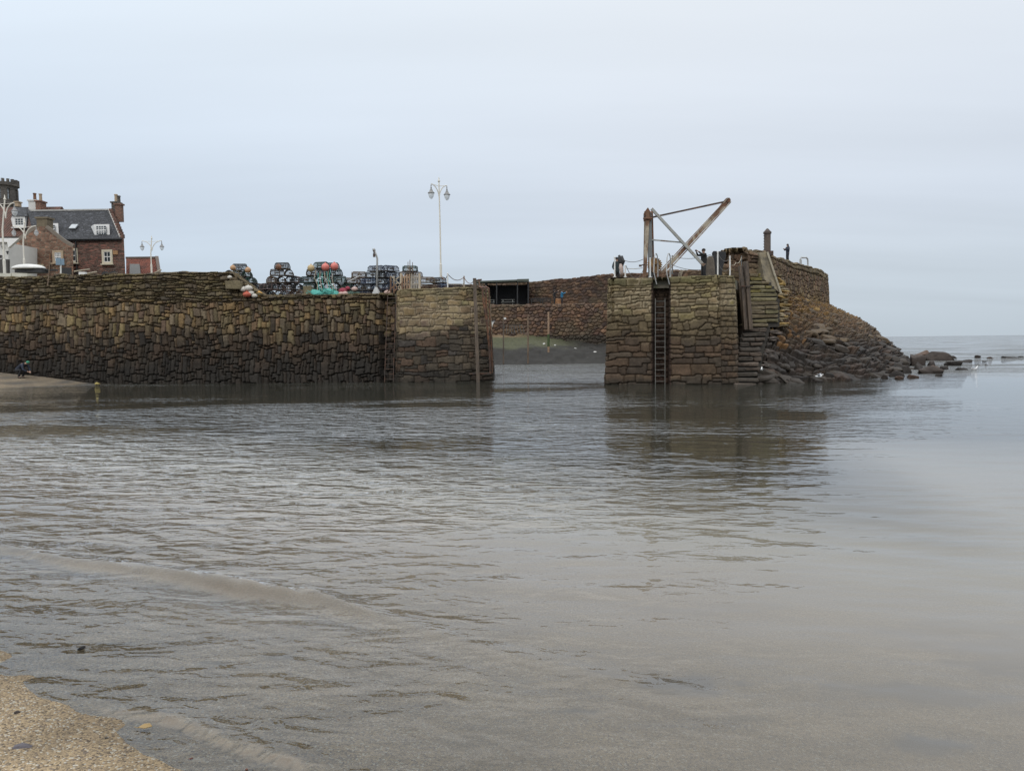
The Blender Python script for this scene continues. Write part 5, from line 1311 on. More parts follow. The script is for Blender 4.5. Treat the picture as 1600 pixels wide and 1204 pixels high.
def chimney(t, x0, x1, ytop, ybot, D, m, pots=1, potc=None, dep=.9, parent=None, cope=None):
    a, b = at(x0, ybot, D), at(x1, ytop, D); w_ = b.x - a.x; h_ = b.z - a.z; c = Vector(((a.x + b.x) / 2, D + dep / 2, 0))
    ch = bpart(t, 'chimney', m, lambda q: (q.box((c.x, c.y, a.z + h_ / 2), (w_, dep, h_)), q.box((c.x, c.y, b.z + .08), (w_ + .2, dep + .2, .16))), parent)
    for k in range(pots):
        x = c.x + (k - (pots - 1) / 2) * w_ / max(pots, 1)
        bpart(t, 'chimney_pot', potc or M_TAN, lambda q: q.lathe([(.2, 0), (.17, .1), (.15, .7), (.2, .74), (.18, .85), (.1, .86)], 10, (x, c.y, b.z + .16)), ch)
    return ch
# --- slate-roofed red sandstone house
D0 = 78
t = empty('slate_house', P(155, D0, 5.2), 'red sandstone house with a long dark slate roof and white roof windows', 'house')
hx0, hx1 = P(60, D0, 9).x, P(196.5, D0, 9).x; ez = zof(160, 372.5, D0); rz_ = zof(130, 328.5, D0 + 4); 
SK = -.8                                  # the side walls run back to the left, a crooked old plan
def sh(x, y, z, d0=None): return (x + SK * (y - D0), y, z)
def hbody(m):
    m.prism([sh(hx0, D0, 5.2), sh(hx1, D0, 5.2), sh(hx1, D0 + 8, 5.2), sh(hx0, D0 + 8, 5.2)], (0, 0, ez - 5.2))
    for x in (hx0 + .01, hx1 - .51): m.prism([sh(x, D0, ez), sh(x, D0 + 4, rz_ - .15), sh(x, D0 + 8, ez)], (.5, 0, 0))
bpart(t, 'wall', M_SAND1, hbody)
rf = bpart(t, 'roof', M_SLATE, lambda m: (m.prism([sh(hx0 - .1, D0 - .25, ez - .05), sh(hx0 - .1, D0 + 4, rz_), sh(hx0 - .1, D0 + 4, rz_ - .25), sh(hx0 - .1, D0 - .25, ez - .25)], (hx1 - hx0 - .3, 0, 0)), m.prism([sh(hx0 - .1, D0 + 8.25, ez - .05), sh(hx0 - .1, D0 + 4, rz_), sh(hx0 - .1, D0 + 4, rz_ - .25), sh(hx0 - .1, D0 + 8.25, ez - .25)], (hx1 - hx0 - .3, 0, 0))))
bpart(t, 'ridge', mat('pale_ridge', (.34, .33, .31)), lambda m: m.box(((hx0 + hx1) / 2 + SK * 4, D0 + 4, rz_ + .02), (hx1 - hx0 - .8, .3, .16)), rf)
def skew(m):
    n = 11
    for k in range(n):
        y = D0 + 4 * k / n; z = ez + (rz_ - ez) * k / n; m.box((hx1 - .12 + SK * (y + .18 - D0), y + .18, z + .22), (.36, 4 / n + .02, .40))
bpart(t, 'crow_steps', M_SAND1, skew, rf)
bpart(t, 'skew_flashing', mat('lead', (.36, .34, .31)), lambda m: m.beam(sh(hx1 - .42, D0 - .1, ez + .12), sh(hx1 - .42, D0 + 4, rz_ + .1), .12, .1), rf)
chimney(t, 174.5, 183.5, 317, 332, D0 + 4.6, M_TOWER, 1, None, .8, rf)
chimney(t, 180.5, 189, 320, 346, D0 + 2.8, brick_like('chimney_brick', (.22, .11, .075), (.17, .09, .065), (.2, .16, .13), 4, 12, .25), 1, M_TOWER, .5, rf)
bpart(t, 'gutter', M_BLACK, lambda m: m.tube([(hx0, D0 - .3, ez - .1), (hx1, D0 - .3, ez - .1)], .08, 6))
bpart(t, 'downpipe', M_BLACK, lambda m: m.tube([(P(122, D0, 9).x, D0 - .12, ez), (P(122, D0, 9).x, D0 - .12, 5.3)], .07, 6))
window(t, 160.5, 390, 176, 412.5, D0, M_TRIM, 2, 2, .2); window(t, 104, 388, 121.5, 411, D0, M_TRIM, 2, 2, .2)
bpart(t, 'lintel_stone', mat('ochre_stone', (.30, .17, .08)), lambda m: m.box(at(180.5, 394.5, D0 - .02), (.5, .12, .4)))
def rooflight(x0, y0, x1, y1):
    yc = (y0 + y1) / 2; zc = zof((x0 + x1) / 2, yc, D0 + 2); fr_ = (zc - ez) / (rz_ - ez); D = D0 - .25 + 4.25 * fr_ - .9
    def cheeks(m):
        a, b = at(x0, y1, D), at(x1, y0, D); m.prism([(a.x, D + .1, a.z), (b.x, D + .1, a.z), (b.x, D + .1, b.z), (a.x, D + .1, b.z)], (-1.5, 1.8, 0))
    d = bpart(t, 'dormer', M_WTRIM, cheeks, rf)
    window_(d, x0, y0, x1, y1, D)
def window_(d, x0, y0, x1, y1, D):
    a, b = at(x0, y1, D), at(x1, y0, D); w_, h_ = b.x - a.x, b.z - a.z; c = Vector(((a.x + b.x) / 2, D - .03, (a.z + b.z) / 2))
    mb = MB(); mb.o = t.location.copy(); k = .24
    mb.box(c, (w_ - .6, .02, h_ - .42)); g_ = mb.build('pane', M_PANE, d.parent)
    mb = MB(); mb.o = t.location.copy()
    for i in range(1, 4): mb.box(c + Vector((-(w_ - .6) / 2 + (w_ - .6) * i / 4, -.025, 0)), (.05, .03, h_ - .42))
    for j in range(1, 4): mb.box(c + Vector((0, -.03, -(h_ - .42) / 2 + (h_ - .42) * j / 4)), (w_ - .6, .03, .12 if j == 2 else .05))
    mb.build('glazing_bars', M_WTRIM, d.parent)
rooflight(147, 350, 170, 369.5); rooflight(68, 348.5, 90, 367)
def sky_l(m):
    D = D0 + 4 * (zof(115, 355, D0 + 1.8) - ez) / (rz_ - ez) - .35; a, b = at(111, 358.5, D), at(120.5, 351, D); m.prism([(a.x, D - .35, a.z), (b.x, D - .35, a.z), (b.x, D + .25, b.z), (a.x, D + .25, b.z)], (0, -.08, .08))
bpart(t, 'skylight', mat('skylight_glass', (.38, .40, .41), rough=.3, bump=0), sky_l, rf)

# --- stone gable house in front
D1 = 70
t = empty('gable_house', P(65, D1, 5.2), 'brown rubble house with its chimneyed gable facing the harbour', 'house')
def gw(m):
    m.prism([at(18, 440, D1), at(18, 386, D1), at(22, 381, D1), at(57.5, 354, D1), at(73, 354, D1), at(101, 377, D1), at(114.5, 384, D1), at(114.5, 440, D1)], (-6, 8, 0))
bpart(t, 'wall', M_SAND2, gw)
rf = bpart(t, 'roof', M_SLATE, lambda m: (m.prism([at(73, 352.5, D1 + .3), at(101, 375.5, D1 + .3), at(115.5, 383.5, D1 + .3), at(115.5, 385, D1 + .3), at(73, 355, D1 + .3)], (-6, 8, 0)), m.prism([at(58, 352.5, D1 + .3), at(18, 381, D1 + .3), at(18, 383, D1 + .3), at(58, 355, D1 + .3)], (-6, 8, 0))))
def skw(m):
    for a_, b_ in (((73, 354), (101, 376.5)), ((101, 376.5), (115, 384.5)), ((57.5, 354), (20, 381))): m.beam(at(*a_, D1 + .1), at(*b_, D1 + .1), .3, .22, Vector((0, 1, 0)))
bpart(t, 'skews', mat('skew_stone', (.15, .125, .10), scale=3), skw, rf)
chimney(t, 57.5, 73.5, 341.5, 356, D1 + .02, mat('mossy_chimney', (.12, .095, .06), scale=2.5, var=.4), 0, None, .9, rf)
window(t, 83.5, 391, 99.5, 411, D1, M_TAN, 4, 4, .2, True); 
bpart(t, 'air_brick', mat('cream_vent', (.46, .40, .29)), lambda m: m.box(at(63, 416.5, D1 - .03), (.6, .1, .45)))
window(t, 32, 413.5, 36.5, 421, D1, M_WTRIM, 1, 1, .07, False)
bpart(t, 'doorway', mat('dark_door', (.03, .03, .03)), lambda m: m.box(at(104, 425, D1 - .02), (.9, .1, .8)))  # plain near-black panel for the door
bpart(t, 'drain_pipe', M_RUST, lambda m: m.tube([at(78.5, 395, D1 - .12), at(76.5, 432, D1 - .12)], .05, 6))

# --- pantiled house behind, with a slate dormer
D2 = 84
t = empty('pantiled_house', P(25, D2, 5.2), 'house with a long brown pantile roof and slate dormer under the tower', 'house')
x0_, x1_ = P(-60, D2, 9).x, P(62, D2, 9).x; e2 = zof(30, 371, D2); r2 = zof(40, 323.5, D2 + 5)
bpart(t, 'wall', M_SAND2, lambda m: m.box(((x0_ + x1_) / 2, D2 + 5, (5.2 + e2) / 2), (x1_ - x0_, 10, e2 - 5.2)))
rf = bpart(t, 'roof', M_PAN2, lambda m: m.prism([(x0_, D2 - .2, e2), (x0_, D2 + 5, r2), (x0_, D2 + 10.2, e2)], (x1_ - x0_, 0, 0)))
def dorm(m):
    a, b = at(20, 356, D2 + .9), at(41, 336, D2 + .9); m.prism([(a.x, D2 + 1, a.z), (b.x, D2 + 1, a.z), (b.x, D2 + 1, b.z), (a.x, D2 + 1, b.z)], (-2.5, 3.2, 0))
d_ = bpart(t, 'dormer', M_WTRIM, dorm, rf)
bpart(t, 'dormer_roof', M_SLATE, lambda m: m.prism([at(18, 337.5, D2 + .6), at(42, 337.5, D2 + .6), at(40, 323.5, D2 + 3.5), at(22, 323.5, D2 + 3.5)], (0, .5, 0)), rf)
window(t, 21.5, 338, 40, 355.5, D2 + .88, M_WTRIM, 3, 3, .22, True)
bpart(t, 'cornice', M_BLACK, lambda m: m.box(at(5, 371.5, D2 - .3), (6, .2, .18)))
chimney(t, 45, 56, 314, 333, D2 + 4.2, M_RENDER, 1, M_RUST, 1.1, rf)
chimney(t, 56.2, 63, 315, 336, D2 + 3.6, brick_like('orange_brick', (.26, .12, .08), (.2, .1, .07), (.22, .17, .13), 4, 12, .2), 1, M_TAN, 1.1, rf)

# --- white gable at the left edge
D3 = 66
t = empty('white_house', P(5, D3, 5.2), 'white rendered house with a low gable at the left edge', 'house')
bpart(t, 'wall', M_RENDER, lambda m: m.prism([at(-60, 440, D3), at(-60, 377, D3), at(13, 379, D3), at(13, 440, D3)], (0, 6, 0)))
bpart(t, 'fascia', M_WTRIM, lambda m: m.prism([at(-60, 372, D3 - .3), at(30, 372, D3 - .3), at(13, 387, D3 - .3), at(11, 378, D3 - .3), at(-60, 378, D3 - .3)], (0, .3, 0)))
bpart(t, 'plinth', mat('dark_plinth', (.06, .055, .05)), lambda m: m.prism([at(-60, 440, D3 - .1), at(-60, 404, D3 - .1), at(12, 405, D3 - .1), at(12, 440, D3 - .1)], (0, .3, 0)))
for k, (px, py) in enumerate(((4, 385), (11.5, 393), (1, 399.5))): bpart(t, 'bracket', M_BLACK, lambda m: (m.box(at(px, py, D3 - .12), (.22, .1, .06)), m.box(at(px, py + 1.5, D3 - .12), (.06, .1, .28))))

# --- low outbuilding with orange pantiles
D4 = 86
t = empty('pantiled_outbuilding', P(225, D4, 5.2), 'low outbuilding with bright orange pantiles right of the slate house', 'outbuilding')
bpart(t, 'wall', M_SAND1, lambda m: m.box(((P(198, D4, 6).x + P(247, D4, 6).x) / 2, D4 + 3.5, 5.6), (P(247, D4, 6).x - P(198, D4, 6).x, 7, 1.2)))
rf = bpart(t, 'roof', M_PAN, lambda m: m.prism([at(197, 431, D4 - .2), at(249, 431, D4 - .2), at(244.5, 403.5, D4 + 3.2), at(197, 403.5, D4 + 3.2)], (0, .25, -.1)))
bpart(t, 'verge', mat('dark_verge', (.13, .10, .08)), lambda m: (m.beam(at(249.5, 432, D4 - .2), at(245, 402, D4 + 3.2), .35, .35), m.beam(at(197, 403, D4 + 3.2), at(246, 402.5, D4 + 3.2), .25, .25)), rf)
bpart(t, 'skylight', mat('dull_rooflight', (.09, .085, .075), rough=.5), lambda m: m.prism([at(203, 430, D4 - .35), at(220.5, 430, D4 - .35), at(218.5, 413.5, D4 + 1.6), at(203.5, 413.5, D4 + 1.6)], (0, -.1, .08)), rf)

# --- crown-topped tower
D5 = 112
t = empty('battlemented_tower', P(9, D5, 5.2), 'grey round battlemented lookout tower with tall windows', 'tower')
cx, cy = P(12.5, D5 + 3, 20).x, D5 + 3.0; zt, zb_ = zof(15, 279.5, D5), zof(15, 321, D5); rad = (P(28.6, D5 + 3, 20).x - cx); NS8 = 16; yc0 = 0
def tw(m):
    zw0, zw1 = zof(15, 306.5, D5), zof(15, 289.5, D5)
    m.lathe([(rad, 5.2), (rad, zw0)], NS8, (cx, cy, 0))
    m.lathe([(rad, zw1), (rad, zof(15, 286, D5)), (rad + .25, zof(15, 285, D5)), (rad + .25, zt), (rad + .05, zt + .01)], NS8, (cx, cy, 0))
    for k in range(8):
        an = (k + .5) / 8 * 2 * math.pi + .03
        m.box((cx + math.cos(an) * (rad - .2), cy + math.sin(an) * (rad - .2), (zw0 + zw1) / 2), (.38, .78, zw1 - zw0 + .02), an)
    zs = zof(15, 314, D5); m.lathe([(rad + .02, zs - .3), (rad + .28, zs - .1), (rad + .28, zs + .15), (rad + .02, zs + .3)], NS8, (cx, cy, 0))
bpart(t, 'wall', M_TOWER, tw)
def merl(m):
    for k in range(16):
        an = k / 16 * 2 * math.pi; m.box((cx + math.cos(an) * (rad + .02), cy + math.sin(an) * (rad + .02), zt + .22), (.4, .34, .46), an)
bpart(t, 'battlements', M_TOWER, merl)
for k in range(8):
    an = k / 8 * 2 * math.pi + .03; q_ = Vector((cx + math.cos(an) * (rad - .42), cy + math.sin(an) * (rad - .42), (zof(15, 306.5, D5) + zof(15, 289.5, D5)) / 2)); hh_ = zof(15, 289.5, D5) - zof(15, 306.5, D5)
    w9 = bpart(t, 'window', mat('sky_painted_pane', (.50, .55, .58), rough=.25, var=.05, bump=0), lambda m: m.box(q_, (.04, .9, hh_), an))  # bright sky in the openings is put into the pane colour
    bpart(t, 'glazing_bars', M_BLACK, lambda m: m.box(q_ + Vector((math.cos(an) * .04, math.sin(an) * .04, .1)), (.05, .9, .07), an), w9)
chimney(t, 23, 28, 316, 322, D5 - 1.5, M_TAN, 0, None, .8)

# --- odds and ends above the parapet
t = empty('beached_boat', at(45, 427, 56), 'white upturned boat hull behind the parapet at the left', 'boat')
v, f = ICO3
p_ = v * np.array((1.25, .7, .34)); p_[:, 2] = np.where(p_[:, 2] < 0, p_[:, 2] * .2, p_[:, 2]); o = tri_mesh('hull', p_, f, None, M_WHITE, t); o.location = (0, 0, .35)
mb = MB(); mb.box((.25, 0, .15), (2.0, .9, .25)); mb.box((1.3, .2, .25), (1.3, .3, .12), .1); mb.build('trestle', M_BLACK, t)
mb = MB(); a = at(16, 431, 51.2); mb.o = a
for x0, x1 in ((-30, 17), (18, 42)): mb.prism([at(x0, 433, 51), at(x0, 426, 51), at(x1, 427, 51), at(x1, 433, 51)], (0, .5, 0))
tag(mb.build('white_wall_cope', mat('pale_cope', (.52, .50, .42), scale=2, var=.2), loc=a), 'pale painted low wall behind the parapet at the left edge', 'wall')
t = empty('blue_sign', at(95, 430, 55), 'small grey-blue sign on a white post before the gable house', 'sign')
mb = MB(); mb.o = t.location.copy(); mb.tube([at(95, 432, 55), at(95, 404, 55)], .05, 6); mb.build('post', M_WHITE, t)
mb = MB(); mb.o = t.location.copy(); mb.box(at(91, 408.5, 54.9), (.36, .04, .5)); mb.box(at(97.5, 409, 54.92), (.26, .04, .46)); mb.build('sign_panel', mat('blue_grey_panel', (.15, .22, .28), rough=.5, var=.1), t)
for a_, b_, lb in (((116, 424), (140, 420.5), 'pale spar propped level above the parapet below the slate house'), ((131, 428), (151, 424.5), 'lower pale spar just above the parapet'), ((240, 427), (252, 421.5), 'short grey pole leaning at the foot of the distant lamp')):
    mb = MB(); q = at(*a_, 53); mb.o = q; mb.tube([q, at(*b_, 53)], .05, 6); tag(mb.build('spar', M_ROPE, loc=q), lb, 'pole', 'spars lying behind the parapet')
mb = MB(); a = at(129.5, 431, 52); mb.o = a; mb.box(at(129.5, 428.5, 52), (.45, .3, .3), .1); tag(mb.build('white_box', M_WHITE, loc=a, bevel=.03), 'small white box behind the parapet below the slate house', 'box')
t = empty('boat_trailer', at(170, 431, 54), 'dark frame trailer behind the parapet right of the white box', 'trailer')
mb = MB(); mb.o = t.location.copy()
for px in range(158, 184, 4): mb.tube([at(px, 432, 54), at(px + 1, 422, 54)], .035, 5)
mb.tube([at(155, 425, 54), at(160, 421.5, 54), at(180, 420.5, 54), at(184, 427, 54)], .035, 5); mb.tube([at(157, 427, 54), at(183, 427, 54)], .035, 5)
mb.build('frame', M_DARKIRON, t)
for px in (164, 176):
    mb = MB(); mb.o = t.location.copy(); q = at(px, 429, 53.8); mb.tube([q, q + Vector((0, .15, 0))], .25, 14); mb.build('wheel', M_BLACK, t)
for px, y0, y1, lb in ((74.5, 446, 405, 'thin bare wooden pole against the parapet face at the gable house'), (95, 0, 0, '')):
    if lb:
        mb = MB(); q = at(px, y0, 47.2); mb.o = q; mb.tube([q, at(px + 4, y1, 47.6)], [.03, .02], 6); tag(mb.build('thin_pole', M_TIMBER2, loc=q), lb, 'pole')

# ------------------------------------------------------------------ shelter and things on the far quay
DQ = 91
t = empty('quay_shelter', at(785, 473, DQ), 'open-fronted black timber shelter with benches on the far quay', 'shelter')
def S(name, m, fn, bevel=0): return bpart(t, name, m, fn, bevel=bevel)
M_BW = mat('black_boarding', (.022, .022, .024), rough=.8, scale=3, stretch=(6, 1, .5), var=.4)
S('roof', mat('felt_roof', (.075, .085, .07), rough=.9, scale=2), lambda m: (m.prism([at(741, 441.5, DQ - .6), at(826, 439, DQ - .6), at(826, 436, DQ - .6), at(741, 439, DQ - .6)], (0, 4.2, .15)), m.prism([at(808, 440, DQ - .72), at(826.5, 440, DQ - .72), at(826.5, 435.5, DQ - .72), at(808, 436, DQ - .72)], (0, .1, 0))))
S('back_wall', M_BW, lambda m: m.box(((at(758, 450, DQ + 3.2).x + at(826, 450, DQ + 3.2).x) / 2, DQ + 3.2, 8.1), (5.6, .1, 2.7)))
S('side_wall', M_BW, lambda m: (m.prism([at(824.5, 475, DQ - .3), at(826.5, 475, DQ - .3), at(826.5, 438, DQ - .3), at(824.5, 438, DQ - .3)], (0, 3.6, 0)), m.prism([at(758, 475, DQ - .3), at(760.5, 475, DQ - .3), at(760.5, 439, DQ - .3), at(758, 439, DQ - .3)], (0, 3.6, 0))))
for px in (744, 776, 808.5): S('post', M_BLACK, lambda m: m.beam(at(px, 475, DQ - .35), at(px, 439, DQ - .35), .14, .14, yv))
def picnic(px0, px1, py, D, lb, gr='grey picnic tables in the shelter'):
    a, b = at(px0, py, D), at(px1, py, D); c = (a + b) / 2; c.z = 6.72; wd_ = b.x - a.x
    t = empty('picnic_table', c, lb, 'picnic table', gr); m_ = mat('grey_table_wood', (.15, .15, .14), scale=5)
    mb = MB(); mb.box((0, 0, .74), (wd_, .7, .05)); mb.build('table_top', m_, t)
    for s in (-1, 1): mb = MB(); mb.box((0, s * .62, .44), (wd_, .25, .05)); mb.build('bench_seat', m_, t)
    for s in (-1, 1):
        mb = MB(); mb.beam((s * wd_ * .36, -.25, .73), (s * wd_ * .36, -.6, 0), .08, .06); mb.beam((s * wd_ * .36, .25, .73), (s * wd_ * .36, .6, 0), .08, .06); mb.beam((s * wd_ * .36, -.7, .4), (s * wd_ * .36, .7, .4), .06, .06); mb.build('leg', m_, t)
picnic(783, 804, 468, DQ + .2, 'grey picnic table in the middle of the shelter'); picnic(763, 773, 468, DQ + .3, 'grey picnic table half hidden at the left end of the shelter')
def bench(px0, px1, D, lb):
    a, b = at(px0, 472, D), at(px1, 472, D); c = (a + b) / 2; c.z = 6.72; wd_ = b.x - a.x
    t = empty('park_bench', c, lb, 'bench', 'black benches on the far quay')
    mb = MB(); mb.box((0, 0, .44), (wd_, .42, .05)); mb.build('seat', M_BLACK, t); mb = MB()
    for k in range(3): mb.box((0, .24, .6 + k * .13), (wd_, .03, .08))
    mb.build('backrest', M_BLACK, t)
    for s in (-1, 1): mb = MB(); mb.box((s * wd_ * .42, 0, .21), (.07, .4, .42)); mb.box((s * wd_ * .42, .22, .65), (.07, .06, .5)); mb.build('leg', M_BLACK, t)
bench(829, 846, DQ - .3, 'black bench just right of the shelter'); bench(846.5, 861, DQ - .3, 'black bench beside the photographer in black')
mb = MB(); c = at(872, 470, DQ - 1.0); c.z = 6.72; mb.o = c
for k in range(9): mb.tube([c + Vector((math.cos(a_) * (.36 - k * .012), math.sin(a_) * .3, .1 + k * .07 + .03 * math.sin(a_ * 3 + k))) for a_ in [j / 14 * 6.283 for j in range(14)]], .06, 6, closed=True)
tag(mb.build('rope_coil', mat('orange_rope', (.26, .13, .06), var=.5, scale=8), loc=c), 'orange-brown coil of rope between the two photographers', 'rope')
# mooring poles in the channel
for px, y0, y1, D, lb, m_, r in ((786.5, 562, 492, 76, 'thin grey mooring pole with a white tag, nearest the pier head', M_TIMBER, .07), (825, 570, 493, 76.5, 'middle mooring pole in the harbour mouth', M_TIMBER2, .09), (857, 556, 487, 79, 'thickest mooring pole with a pale top and green foot', mat('pale_brown_pole', (.30, .20, .13), scale=3), .12)):
    q = at(px, y0, D); t = empty('mooring_pole', q, lb, 'pole', 'wooden mooring poles on the slipway')
    mb = MB(); mb.o = q.copy(); mb.tube([q - Vector((0, 0, .5)), at(px, y1, D)], [r, r * .8], 8); mb.build('pole', m_, t)
    if px < 800: mb = MB(); mb.o = q.copy(); mb.box(at(789, 497.5, D - .1), (.22, .08, .2)); mb.build('tag', M_WHITE, t)
    if px > 850: mb = MB(); mb.o = q.copy(); mb.tube([at(px, 541, D - .0), at(px, 522, D - .0)], r * 1.12, 8); mb.build('weed_sleeve', mat('green_weed', (.05, .075, .025)), t)
t = empty('small_boat', at(771, 505, 80), 'white bow of a small boat showing past the pier head', 'boat')
mb = MB(); mb.o = t.location.copy(); mb.prism([at(766, 502, 80), at(773.5, 500.5, 80), at(770, 507, 80), at(768.5, 512, 80), at(764, 512, 80)], (-.2, 1.2, 0)); mb.build('hull', M_WHITE, t)
mb = MB(); mb.o = t.location.copy(); mb.beam(at(766, 501.5, 79.9), at(774, 500, 79.9), .1, .06); mb.build('gunwale', M_BLACK, t)
for i, (px, py, lb) in enumerate(((850.5, 534, 'white stone left of the thick mooring pole'), (867, 533.5, 'white stone right of the thick mooring pole'), (930, 547, 'white stone low on the slipway near the crane pier'), (899, 534, 'small white stone in the middle of the slipway'))):
    D = 82.0 if py < 540 else 79.5; q = at(px, py, D); q.z = float(slipz(np.array([q.x]), np.array([D]))[0]) + .05
    pr = stone_pts(400 + i) * np.array((.18, .15, .09)); o = tri_mesh('white_stone', pr, ICO3[1], None, M_WHITE); o.location = q; tag(o, lb, 'stone', 'pale stones on the slipway')
mb = MB(); q = at(795, 520, 86.5); mb.o = q
for k in range(5): mb.tube([q + Vector((k * .3 - .6, 0, -.1)), q + Vector((k * .3 - .5, 0, .9)), q + Vector((k * .35 + .2, 0, .9)), q + Vector((k * .35 + .4, 0, -.1))], .04, 5)
tag(mb.build('mooring_ropes', M_CHAIN, loc=q), 'tangle of dark tubing against the quay wall behind the thin pole', 'rope')

# ------------------------------------------------------------------ small things on the beach
mb = MB(); q = at(152, 598, 46.3); q.z = .06
p_ = ICO3[0] * np.array((.15, .12, .08)) * (1 + .5 * (fbm(ICO3[0][:, 0] * 3, ICO3[0][:, 2] * 3 + ICO3[0][:, 1] * 2, 9) - .5) * 2)[:, None]
o = tri_mesh('yellow_rag', p_, ICO3[1], None, mat('yellow_plastic', (.38, .30, .10), var=.4)); o.location = q; tag(o, 'crumpled yellow rag at the tip of the far sand spit', 'litter')
for px, py, s, c, lb in ((37, 1166, (.055, .032, .014), (.11, .10, .11), 'flat grey-purple pebble on the shingle in the lower left corner'), (27, 1113, (.02, .014, .01), (.05, .04, .035), 'small dark pebble near the top of the shingle'), (166, 1153, (.012, .01, .007), (.04, .035, .03), 'tiny dark pebble at the edge of the shingle'), (297, 1186, (.016, .012, .009), (.12, .045, .03), 'little red-brown pebble in the thin wash'), (127, 1014, (.03, .018, .02), (.02, .018, .018), 'small black stone sticking out of the shallow water'), (385, 1203, (.012, .012, .01), (.10, .045, .03), 'tiny red pebble at the bottom edge')):
    dv = VF * F + VR * (px - 800) - VU * (py - 602); zc = 0
    for _ in range(4):
        k_ = -(H - zc) / dv.z; q = Vector((0, 0, H)) + dv * k_; zc = max(float(bedz(np.array([q.x]), np.array([q.y]))[0]), -.01 if py > 1100 else 0)
    pr = stone_pts(int(px) + 7, .8, .08) * np.array(s); o = tri_mesh('pebble', pr, ICO3[1], np.repeat(np.array([c]), len(pr), 0), M_ROCK); o.location = (q.x, q.y, zc + s[2] * .4); o.rotation_euler = (0, 0, .3); tag(o, lb, 'pebble', 'loose pebbles on the shore')
dv = VF * F + VR * (228 - 800) - VU * (1139 - 602); q = Vector((0, 0, H)) + dv * (-(H) / dv.z)
mb = MB(); mb.prism([(-.05, 0, .0), (-.02, .02, .012), (.02, .012, .02), (.045, -.01, .012), (.0, -.02, .004)], (0, 0, .004)); mb.tube([(-.05, 0, .0), (-.075, .005, .004)], .002, 4)
o = mb.build('dead_leaf', mat('dead_leaf', (.28, .19, .08)), loc=(q.x, q.y, .012)); tag(o, 'curled brown leaf lying on the lip of the wash', 'leaf')

# gulls
def gull(p, s, rz, label, fly=False):
    t = empty('gull', p, label, 'gull', 'white gulls near the slope', rz)
    me = bpy.data.meshes.new('body'); 
    vs = [(-.28, 0, .02), (-.16, 0, .0), (0, 0, .0), (.12, 0, .03), (.18, 0, .12), (.235, 0, .15), (.29, 0, .14)]; rr = [.015, .06, .085, .07, .035, .04, .012]
    me.from_pydata([tuple(c * s for c in v_) for v_ in vs], [(i, i + 1) for i in range(6)], []); o = bpy.data.objects.new('body', me); COL.objects.link(o)
    m_ = o.modifiers.new('skin', 'SKIN'); 
    for i, r_ in enumerate(rr): me.skin_vertices[0].data[i].radius = (r_ * s, r_ * s)
    me.skin_vertices[0].data[2].use_root = True
    o.modifiers.new('sub', 'SUBSURF').levels = 2; o.modifiers['sub'].render_levels = 2
    me.materials.append(mat('gull_white', (.72, .72, .71), rough=.7, var=.08)); o.parent = t
    for sg in (-1, 1):
        mb = MB()
        if fly: mb.prism([(-.08 * s, sg * .03 * s, .03 * s), (.1 * s, sg * .03 * s, .04 * s), (.08 * s, sg * .3 * s, .22 * s), (-.02 * s, sg * .55 * s, .16 * s), (-.08 * s, sg * .3 * s, .2 * s)], (0, 0, .012 * s))
        else: mb.prism([(-.3 * s, sg * .03 * s, .05 * s), (-.05 * s, sg * .075 * s, -.01 * s), (.1 * s, sg * .07 * s, .02 * s), (.08 * s, sg * .05 * s, .08 * s), (-.15 * s, sg * .05 * s, .09 * s)], (0, 0, .012 * s))
        mb.build('wing', mat('gull_grey', (.36, .37, .39), rough=.7), t)
    return t
gull(P(1523, H * F / (577 - 524.3), .05), 1.1, .3, 'white gull floating right of the shore rocks')
gull(at(1280, 588, 39.4), .75, -.6, 'white gull with raised wings at the foot of the slope', True)
gull(at(1190, 577, 39.6), .8, 1.2, 'small white gull standing near the lowest steps')
# ------------------------------------------------------------------ people
def skinmesh(name, verts, edges, radii, m, parent, root=0, sub=2):
    me = bpy.data.meshes.new(name); me.from_pydata([tuple(v) for v in verts], edges, [])
    o = bpy.data.objects.new(name, me); COL.objects.link(o); o.modifiers.new('skin', 'SKIN')
    for i, r in enumerate(radii): me.skin_vertices[0].data[i].radius = (r, r) if not isinstance(r, tuple) else r
    for d in me.skin_vertices[0].data: d.use_root = False
    me.skin_vertices[0].data[root].use_root = True
    s = o.modifiers.new('sub', 'SUBSURF'); s.levels = sub; s.render_levels = sub
    bpy.context.view_layer.update()
    dg = bpy.context.evaluated_depsgraph_get(); me2 = bpy.data.meshes.new_from_object(o.evaluated_get(dg)); me2.name = name
    o.modifiers.clear(); o.data = me2; bpy.data.meshes.remove(me); me2.materials.clear(); me2.materials.append(m)
    for p in me2.polygons: p.use_smooth = True
    o.parent = parent; return o
SKIN = mat('skin', (.42, .26, .19), rough=.6, var=.08, scale=10, bump=0); HAIR = mat('dark_hair', (.03, .022, .018), rough=.7)
NAVY = mat('navy_coat', (.022, .028, .045), rough=.85, scale=9, var=.3, bump=.2); BLK = mat('black_cloth', (.016, .016, .018), rough=.9, scale=9, var=.3, bump=.2)
BLUEJ = mat('bright_blue_jacket', (.02, .16, .30), rough=.7, scale=9, var=.2); DRK = mat('dark_trousers', (.018, .02, .026), rough=.9)
GREENH = mat('green_knit', (.05, .22, .14), rough=.95, scale=20, var=.3, bump=.4); PHONE = M_BLACK
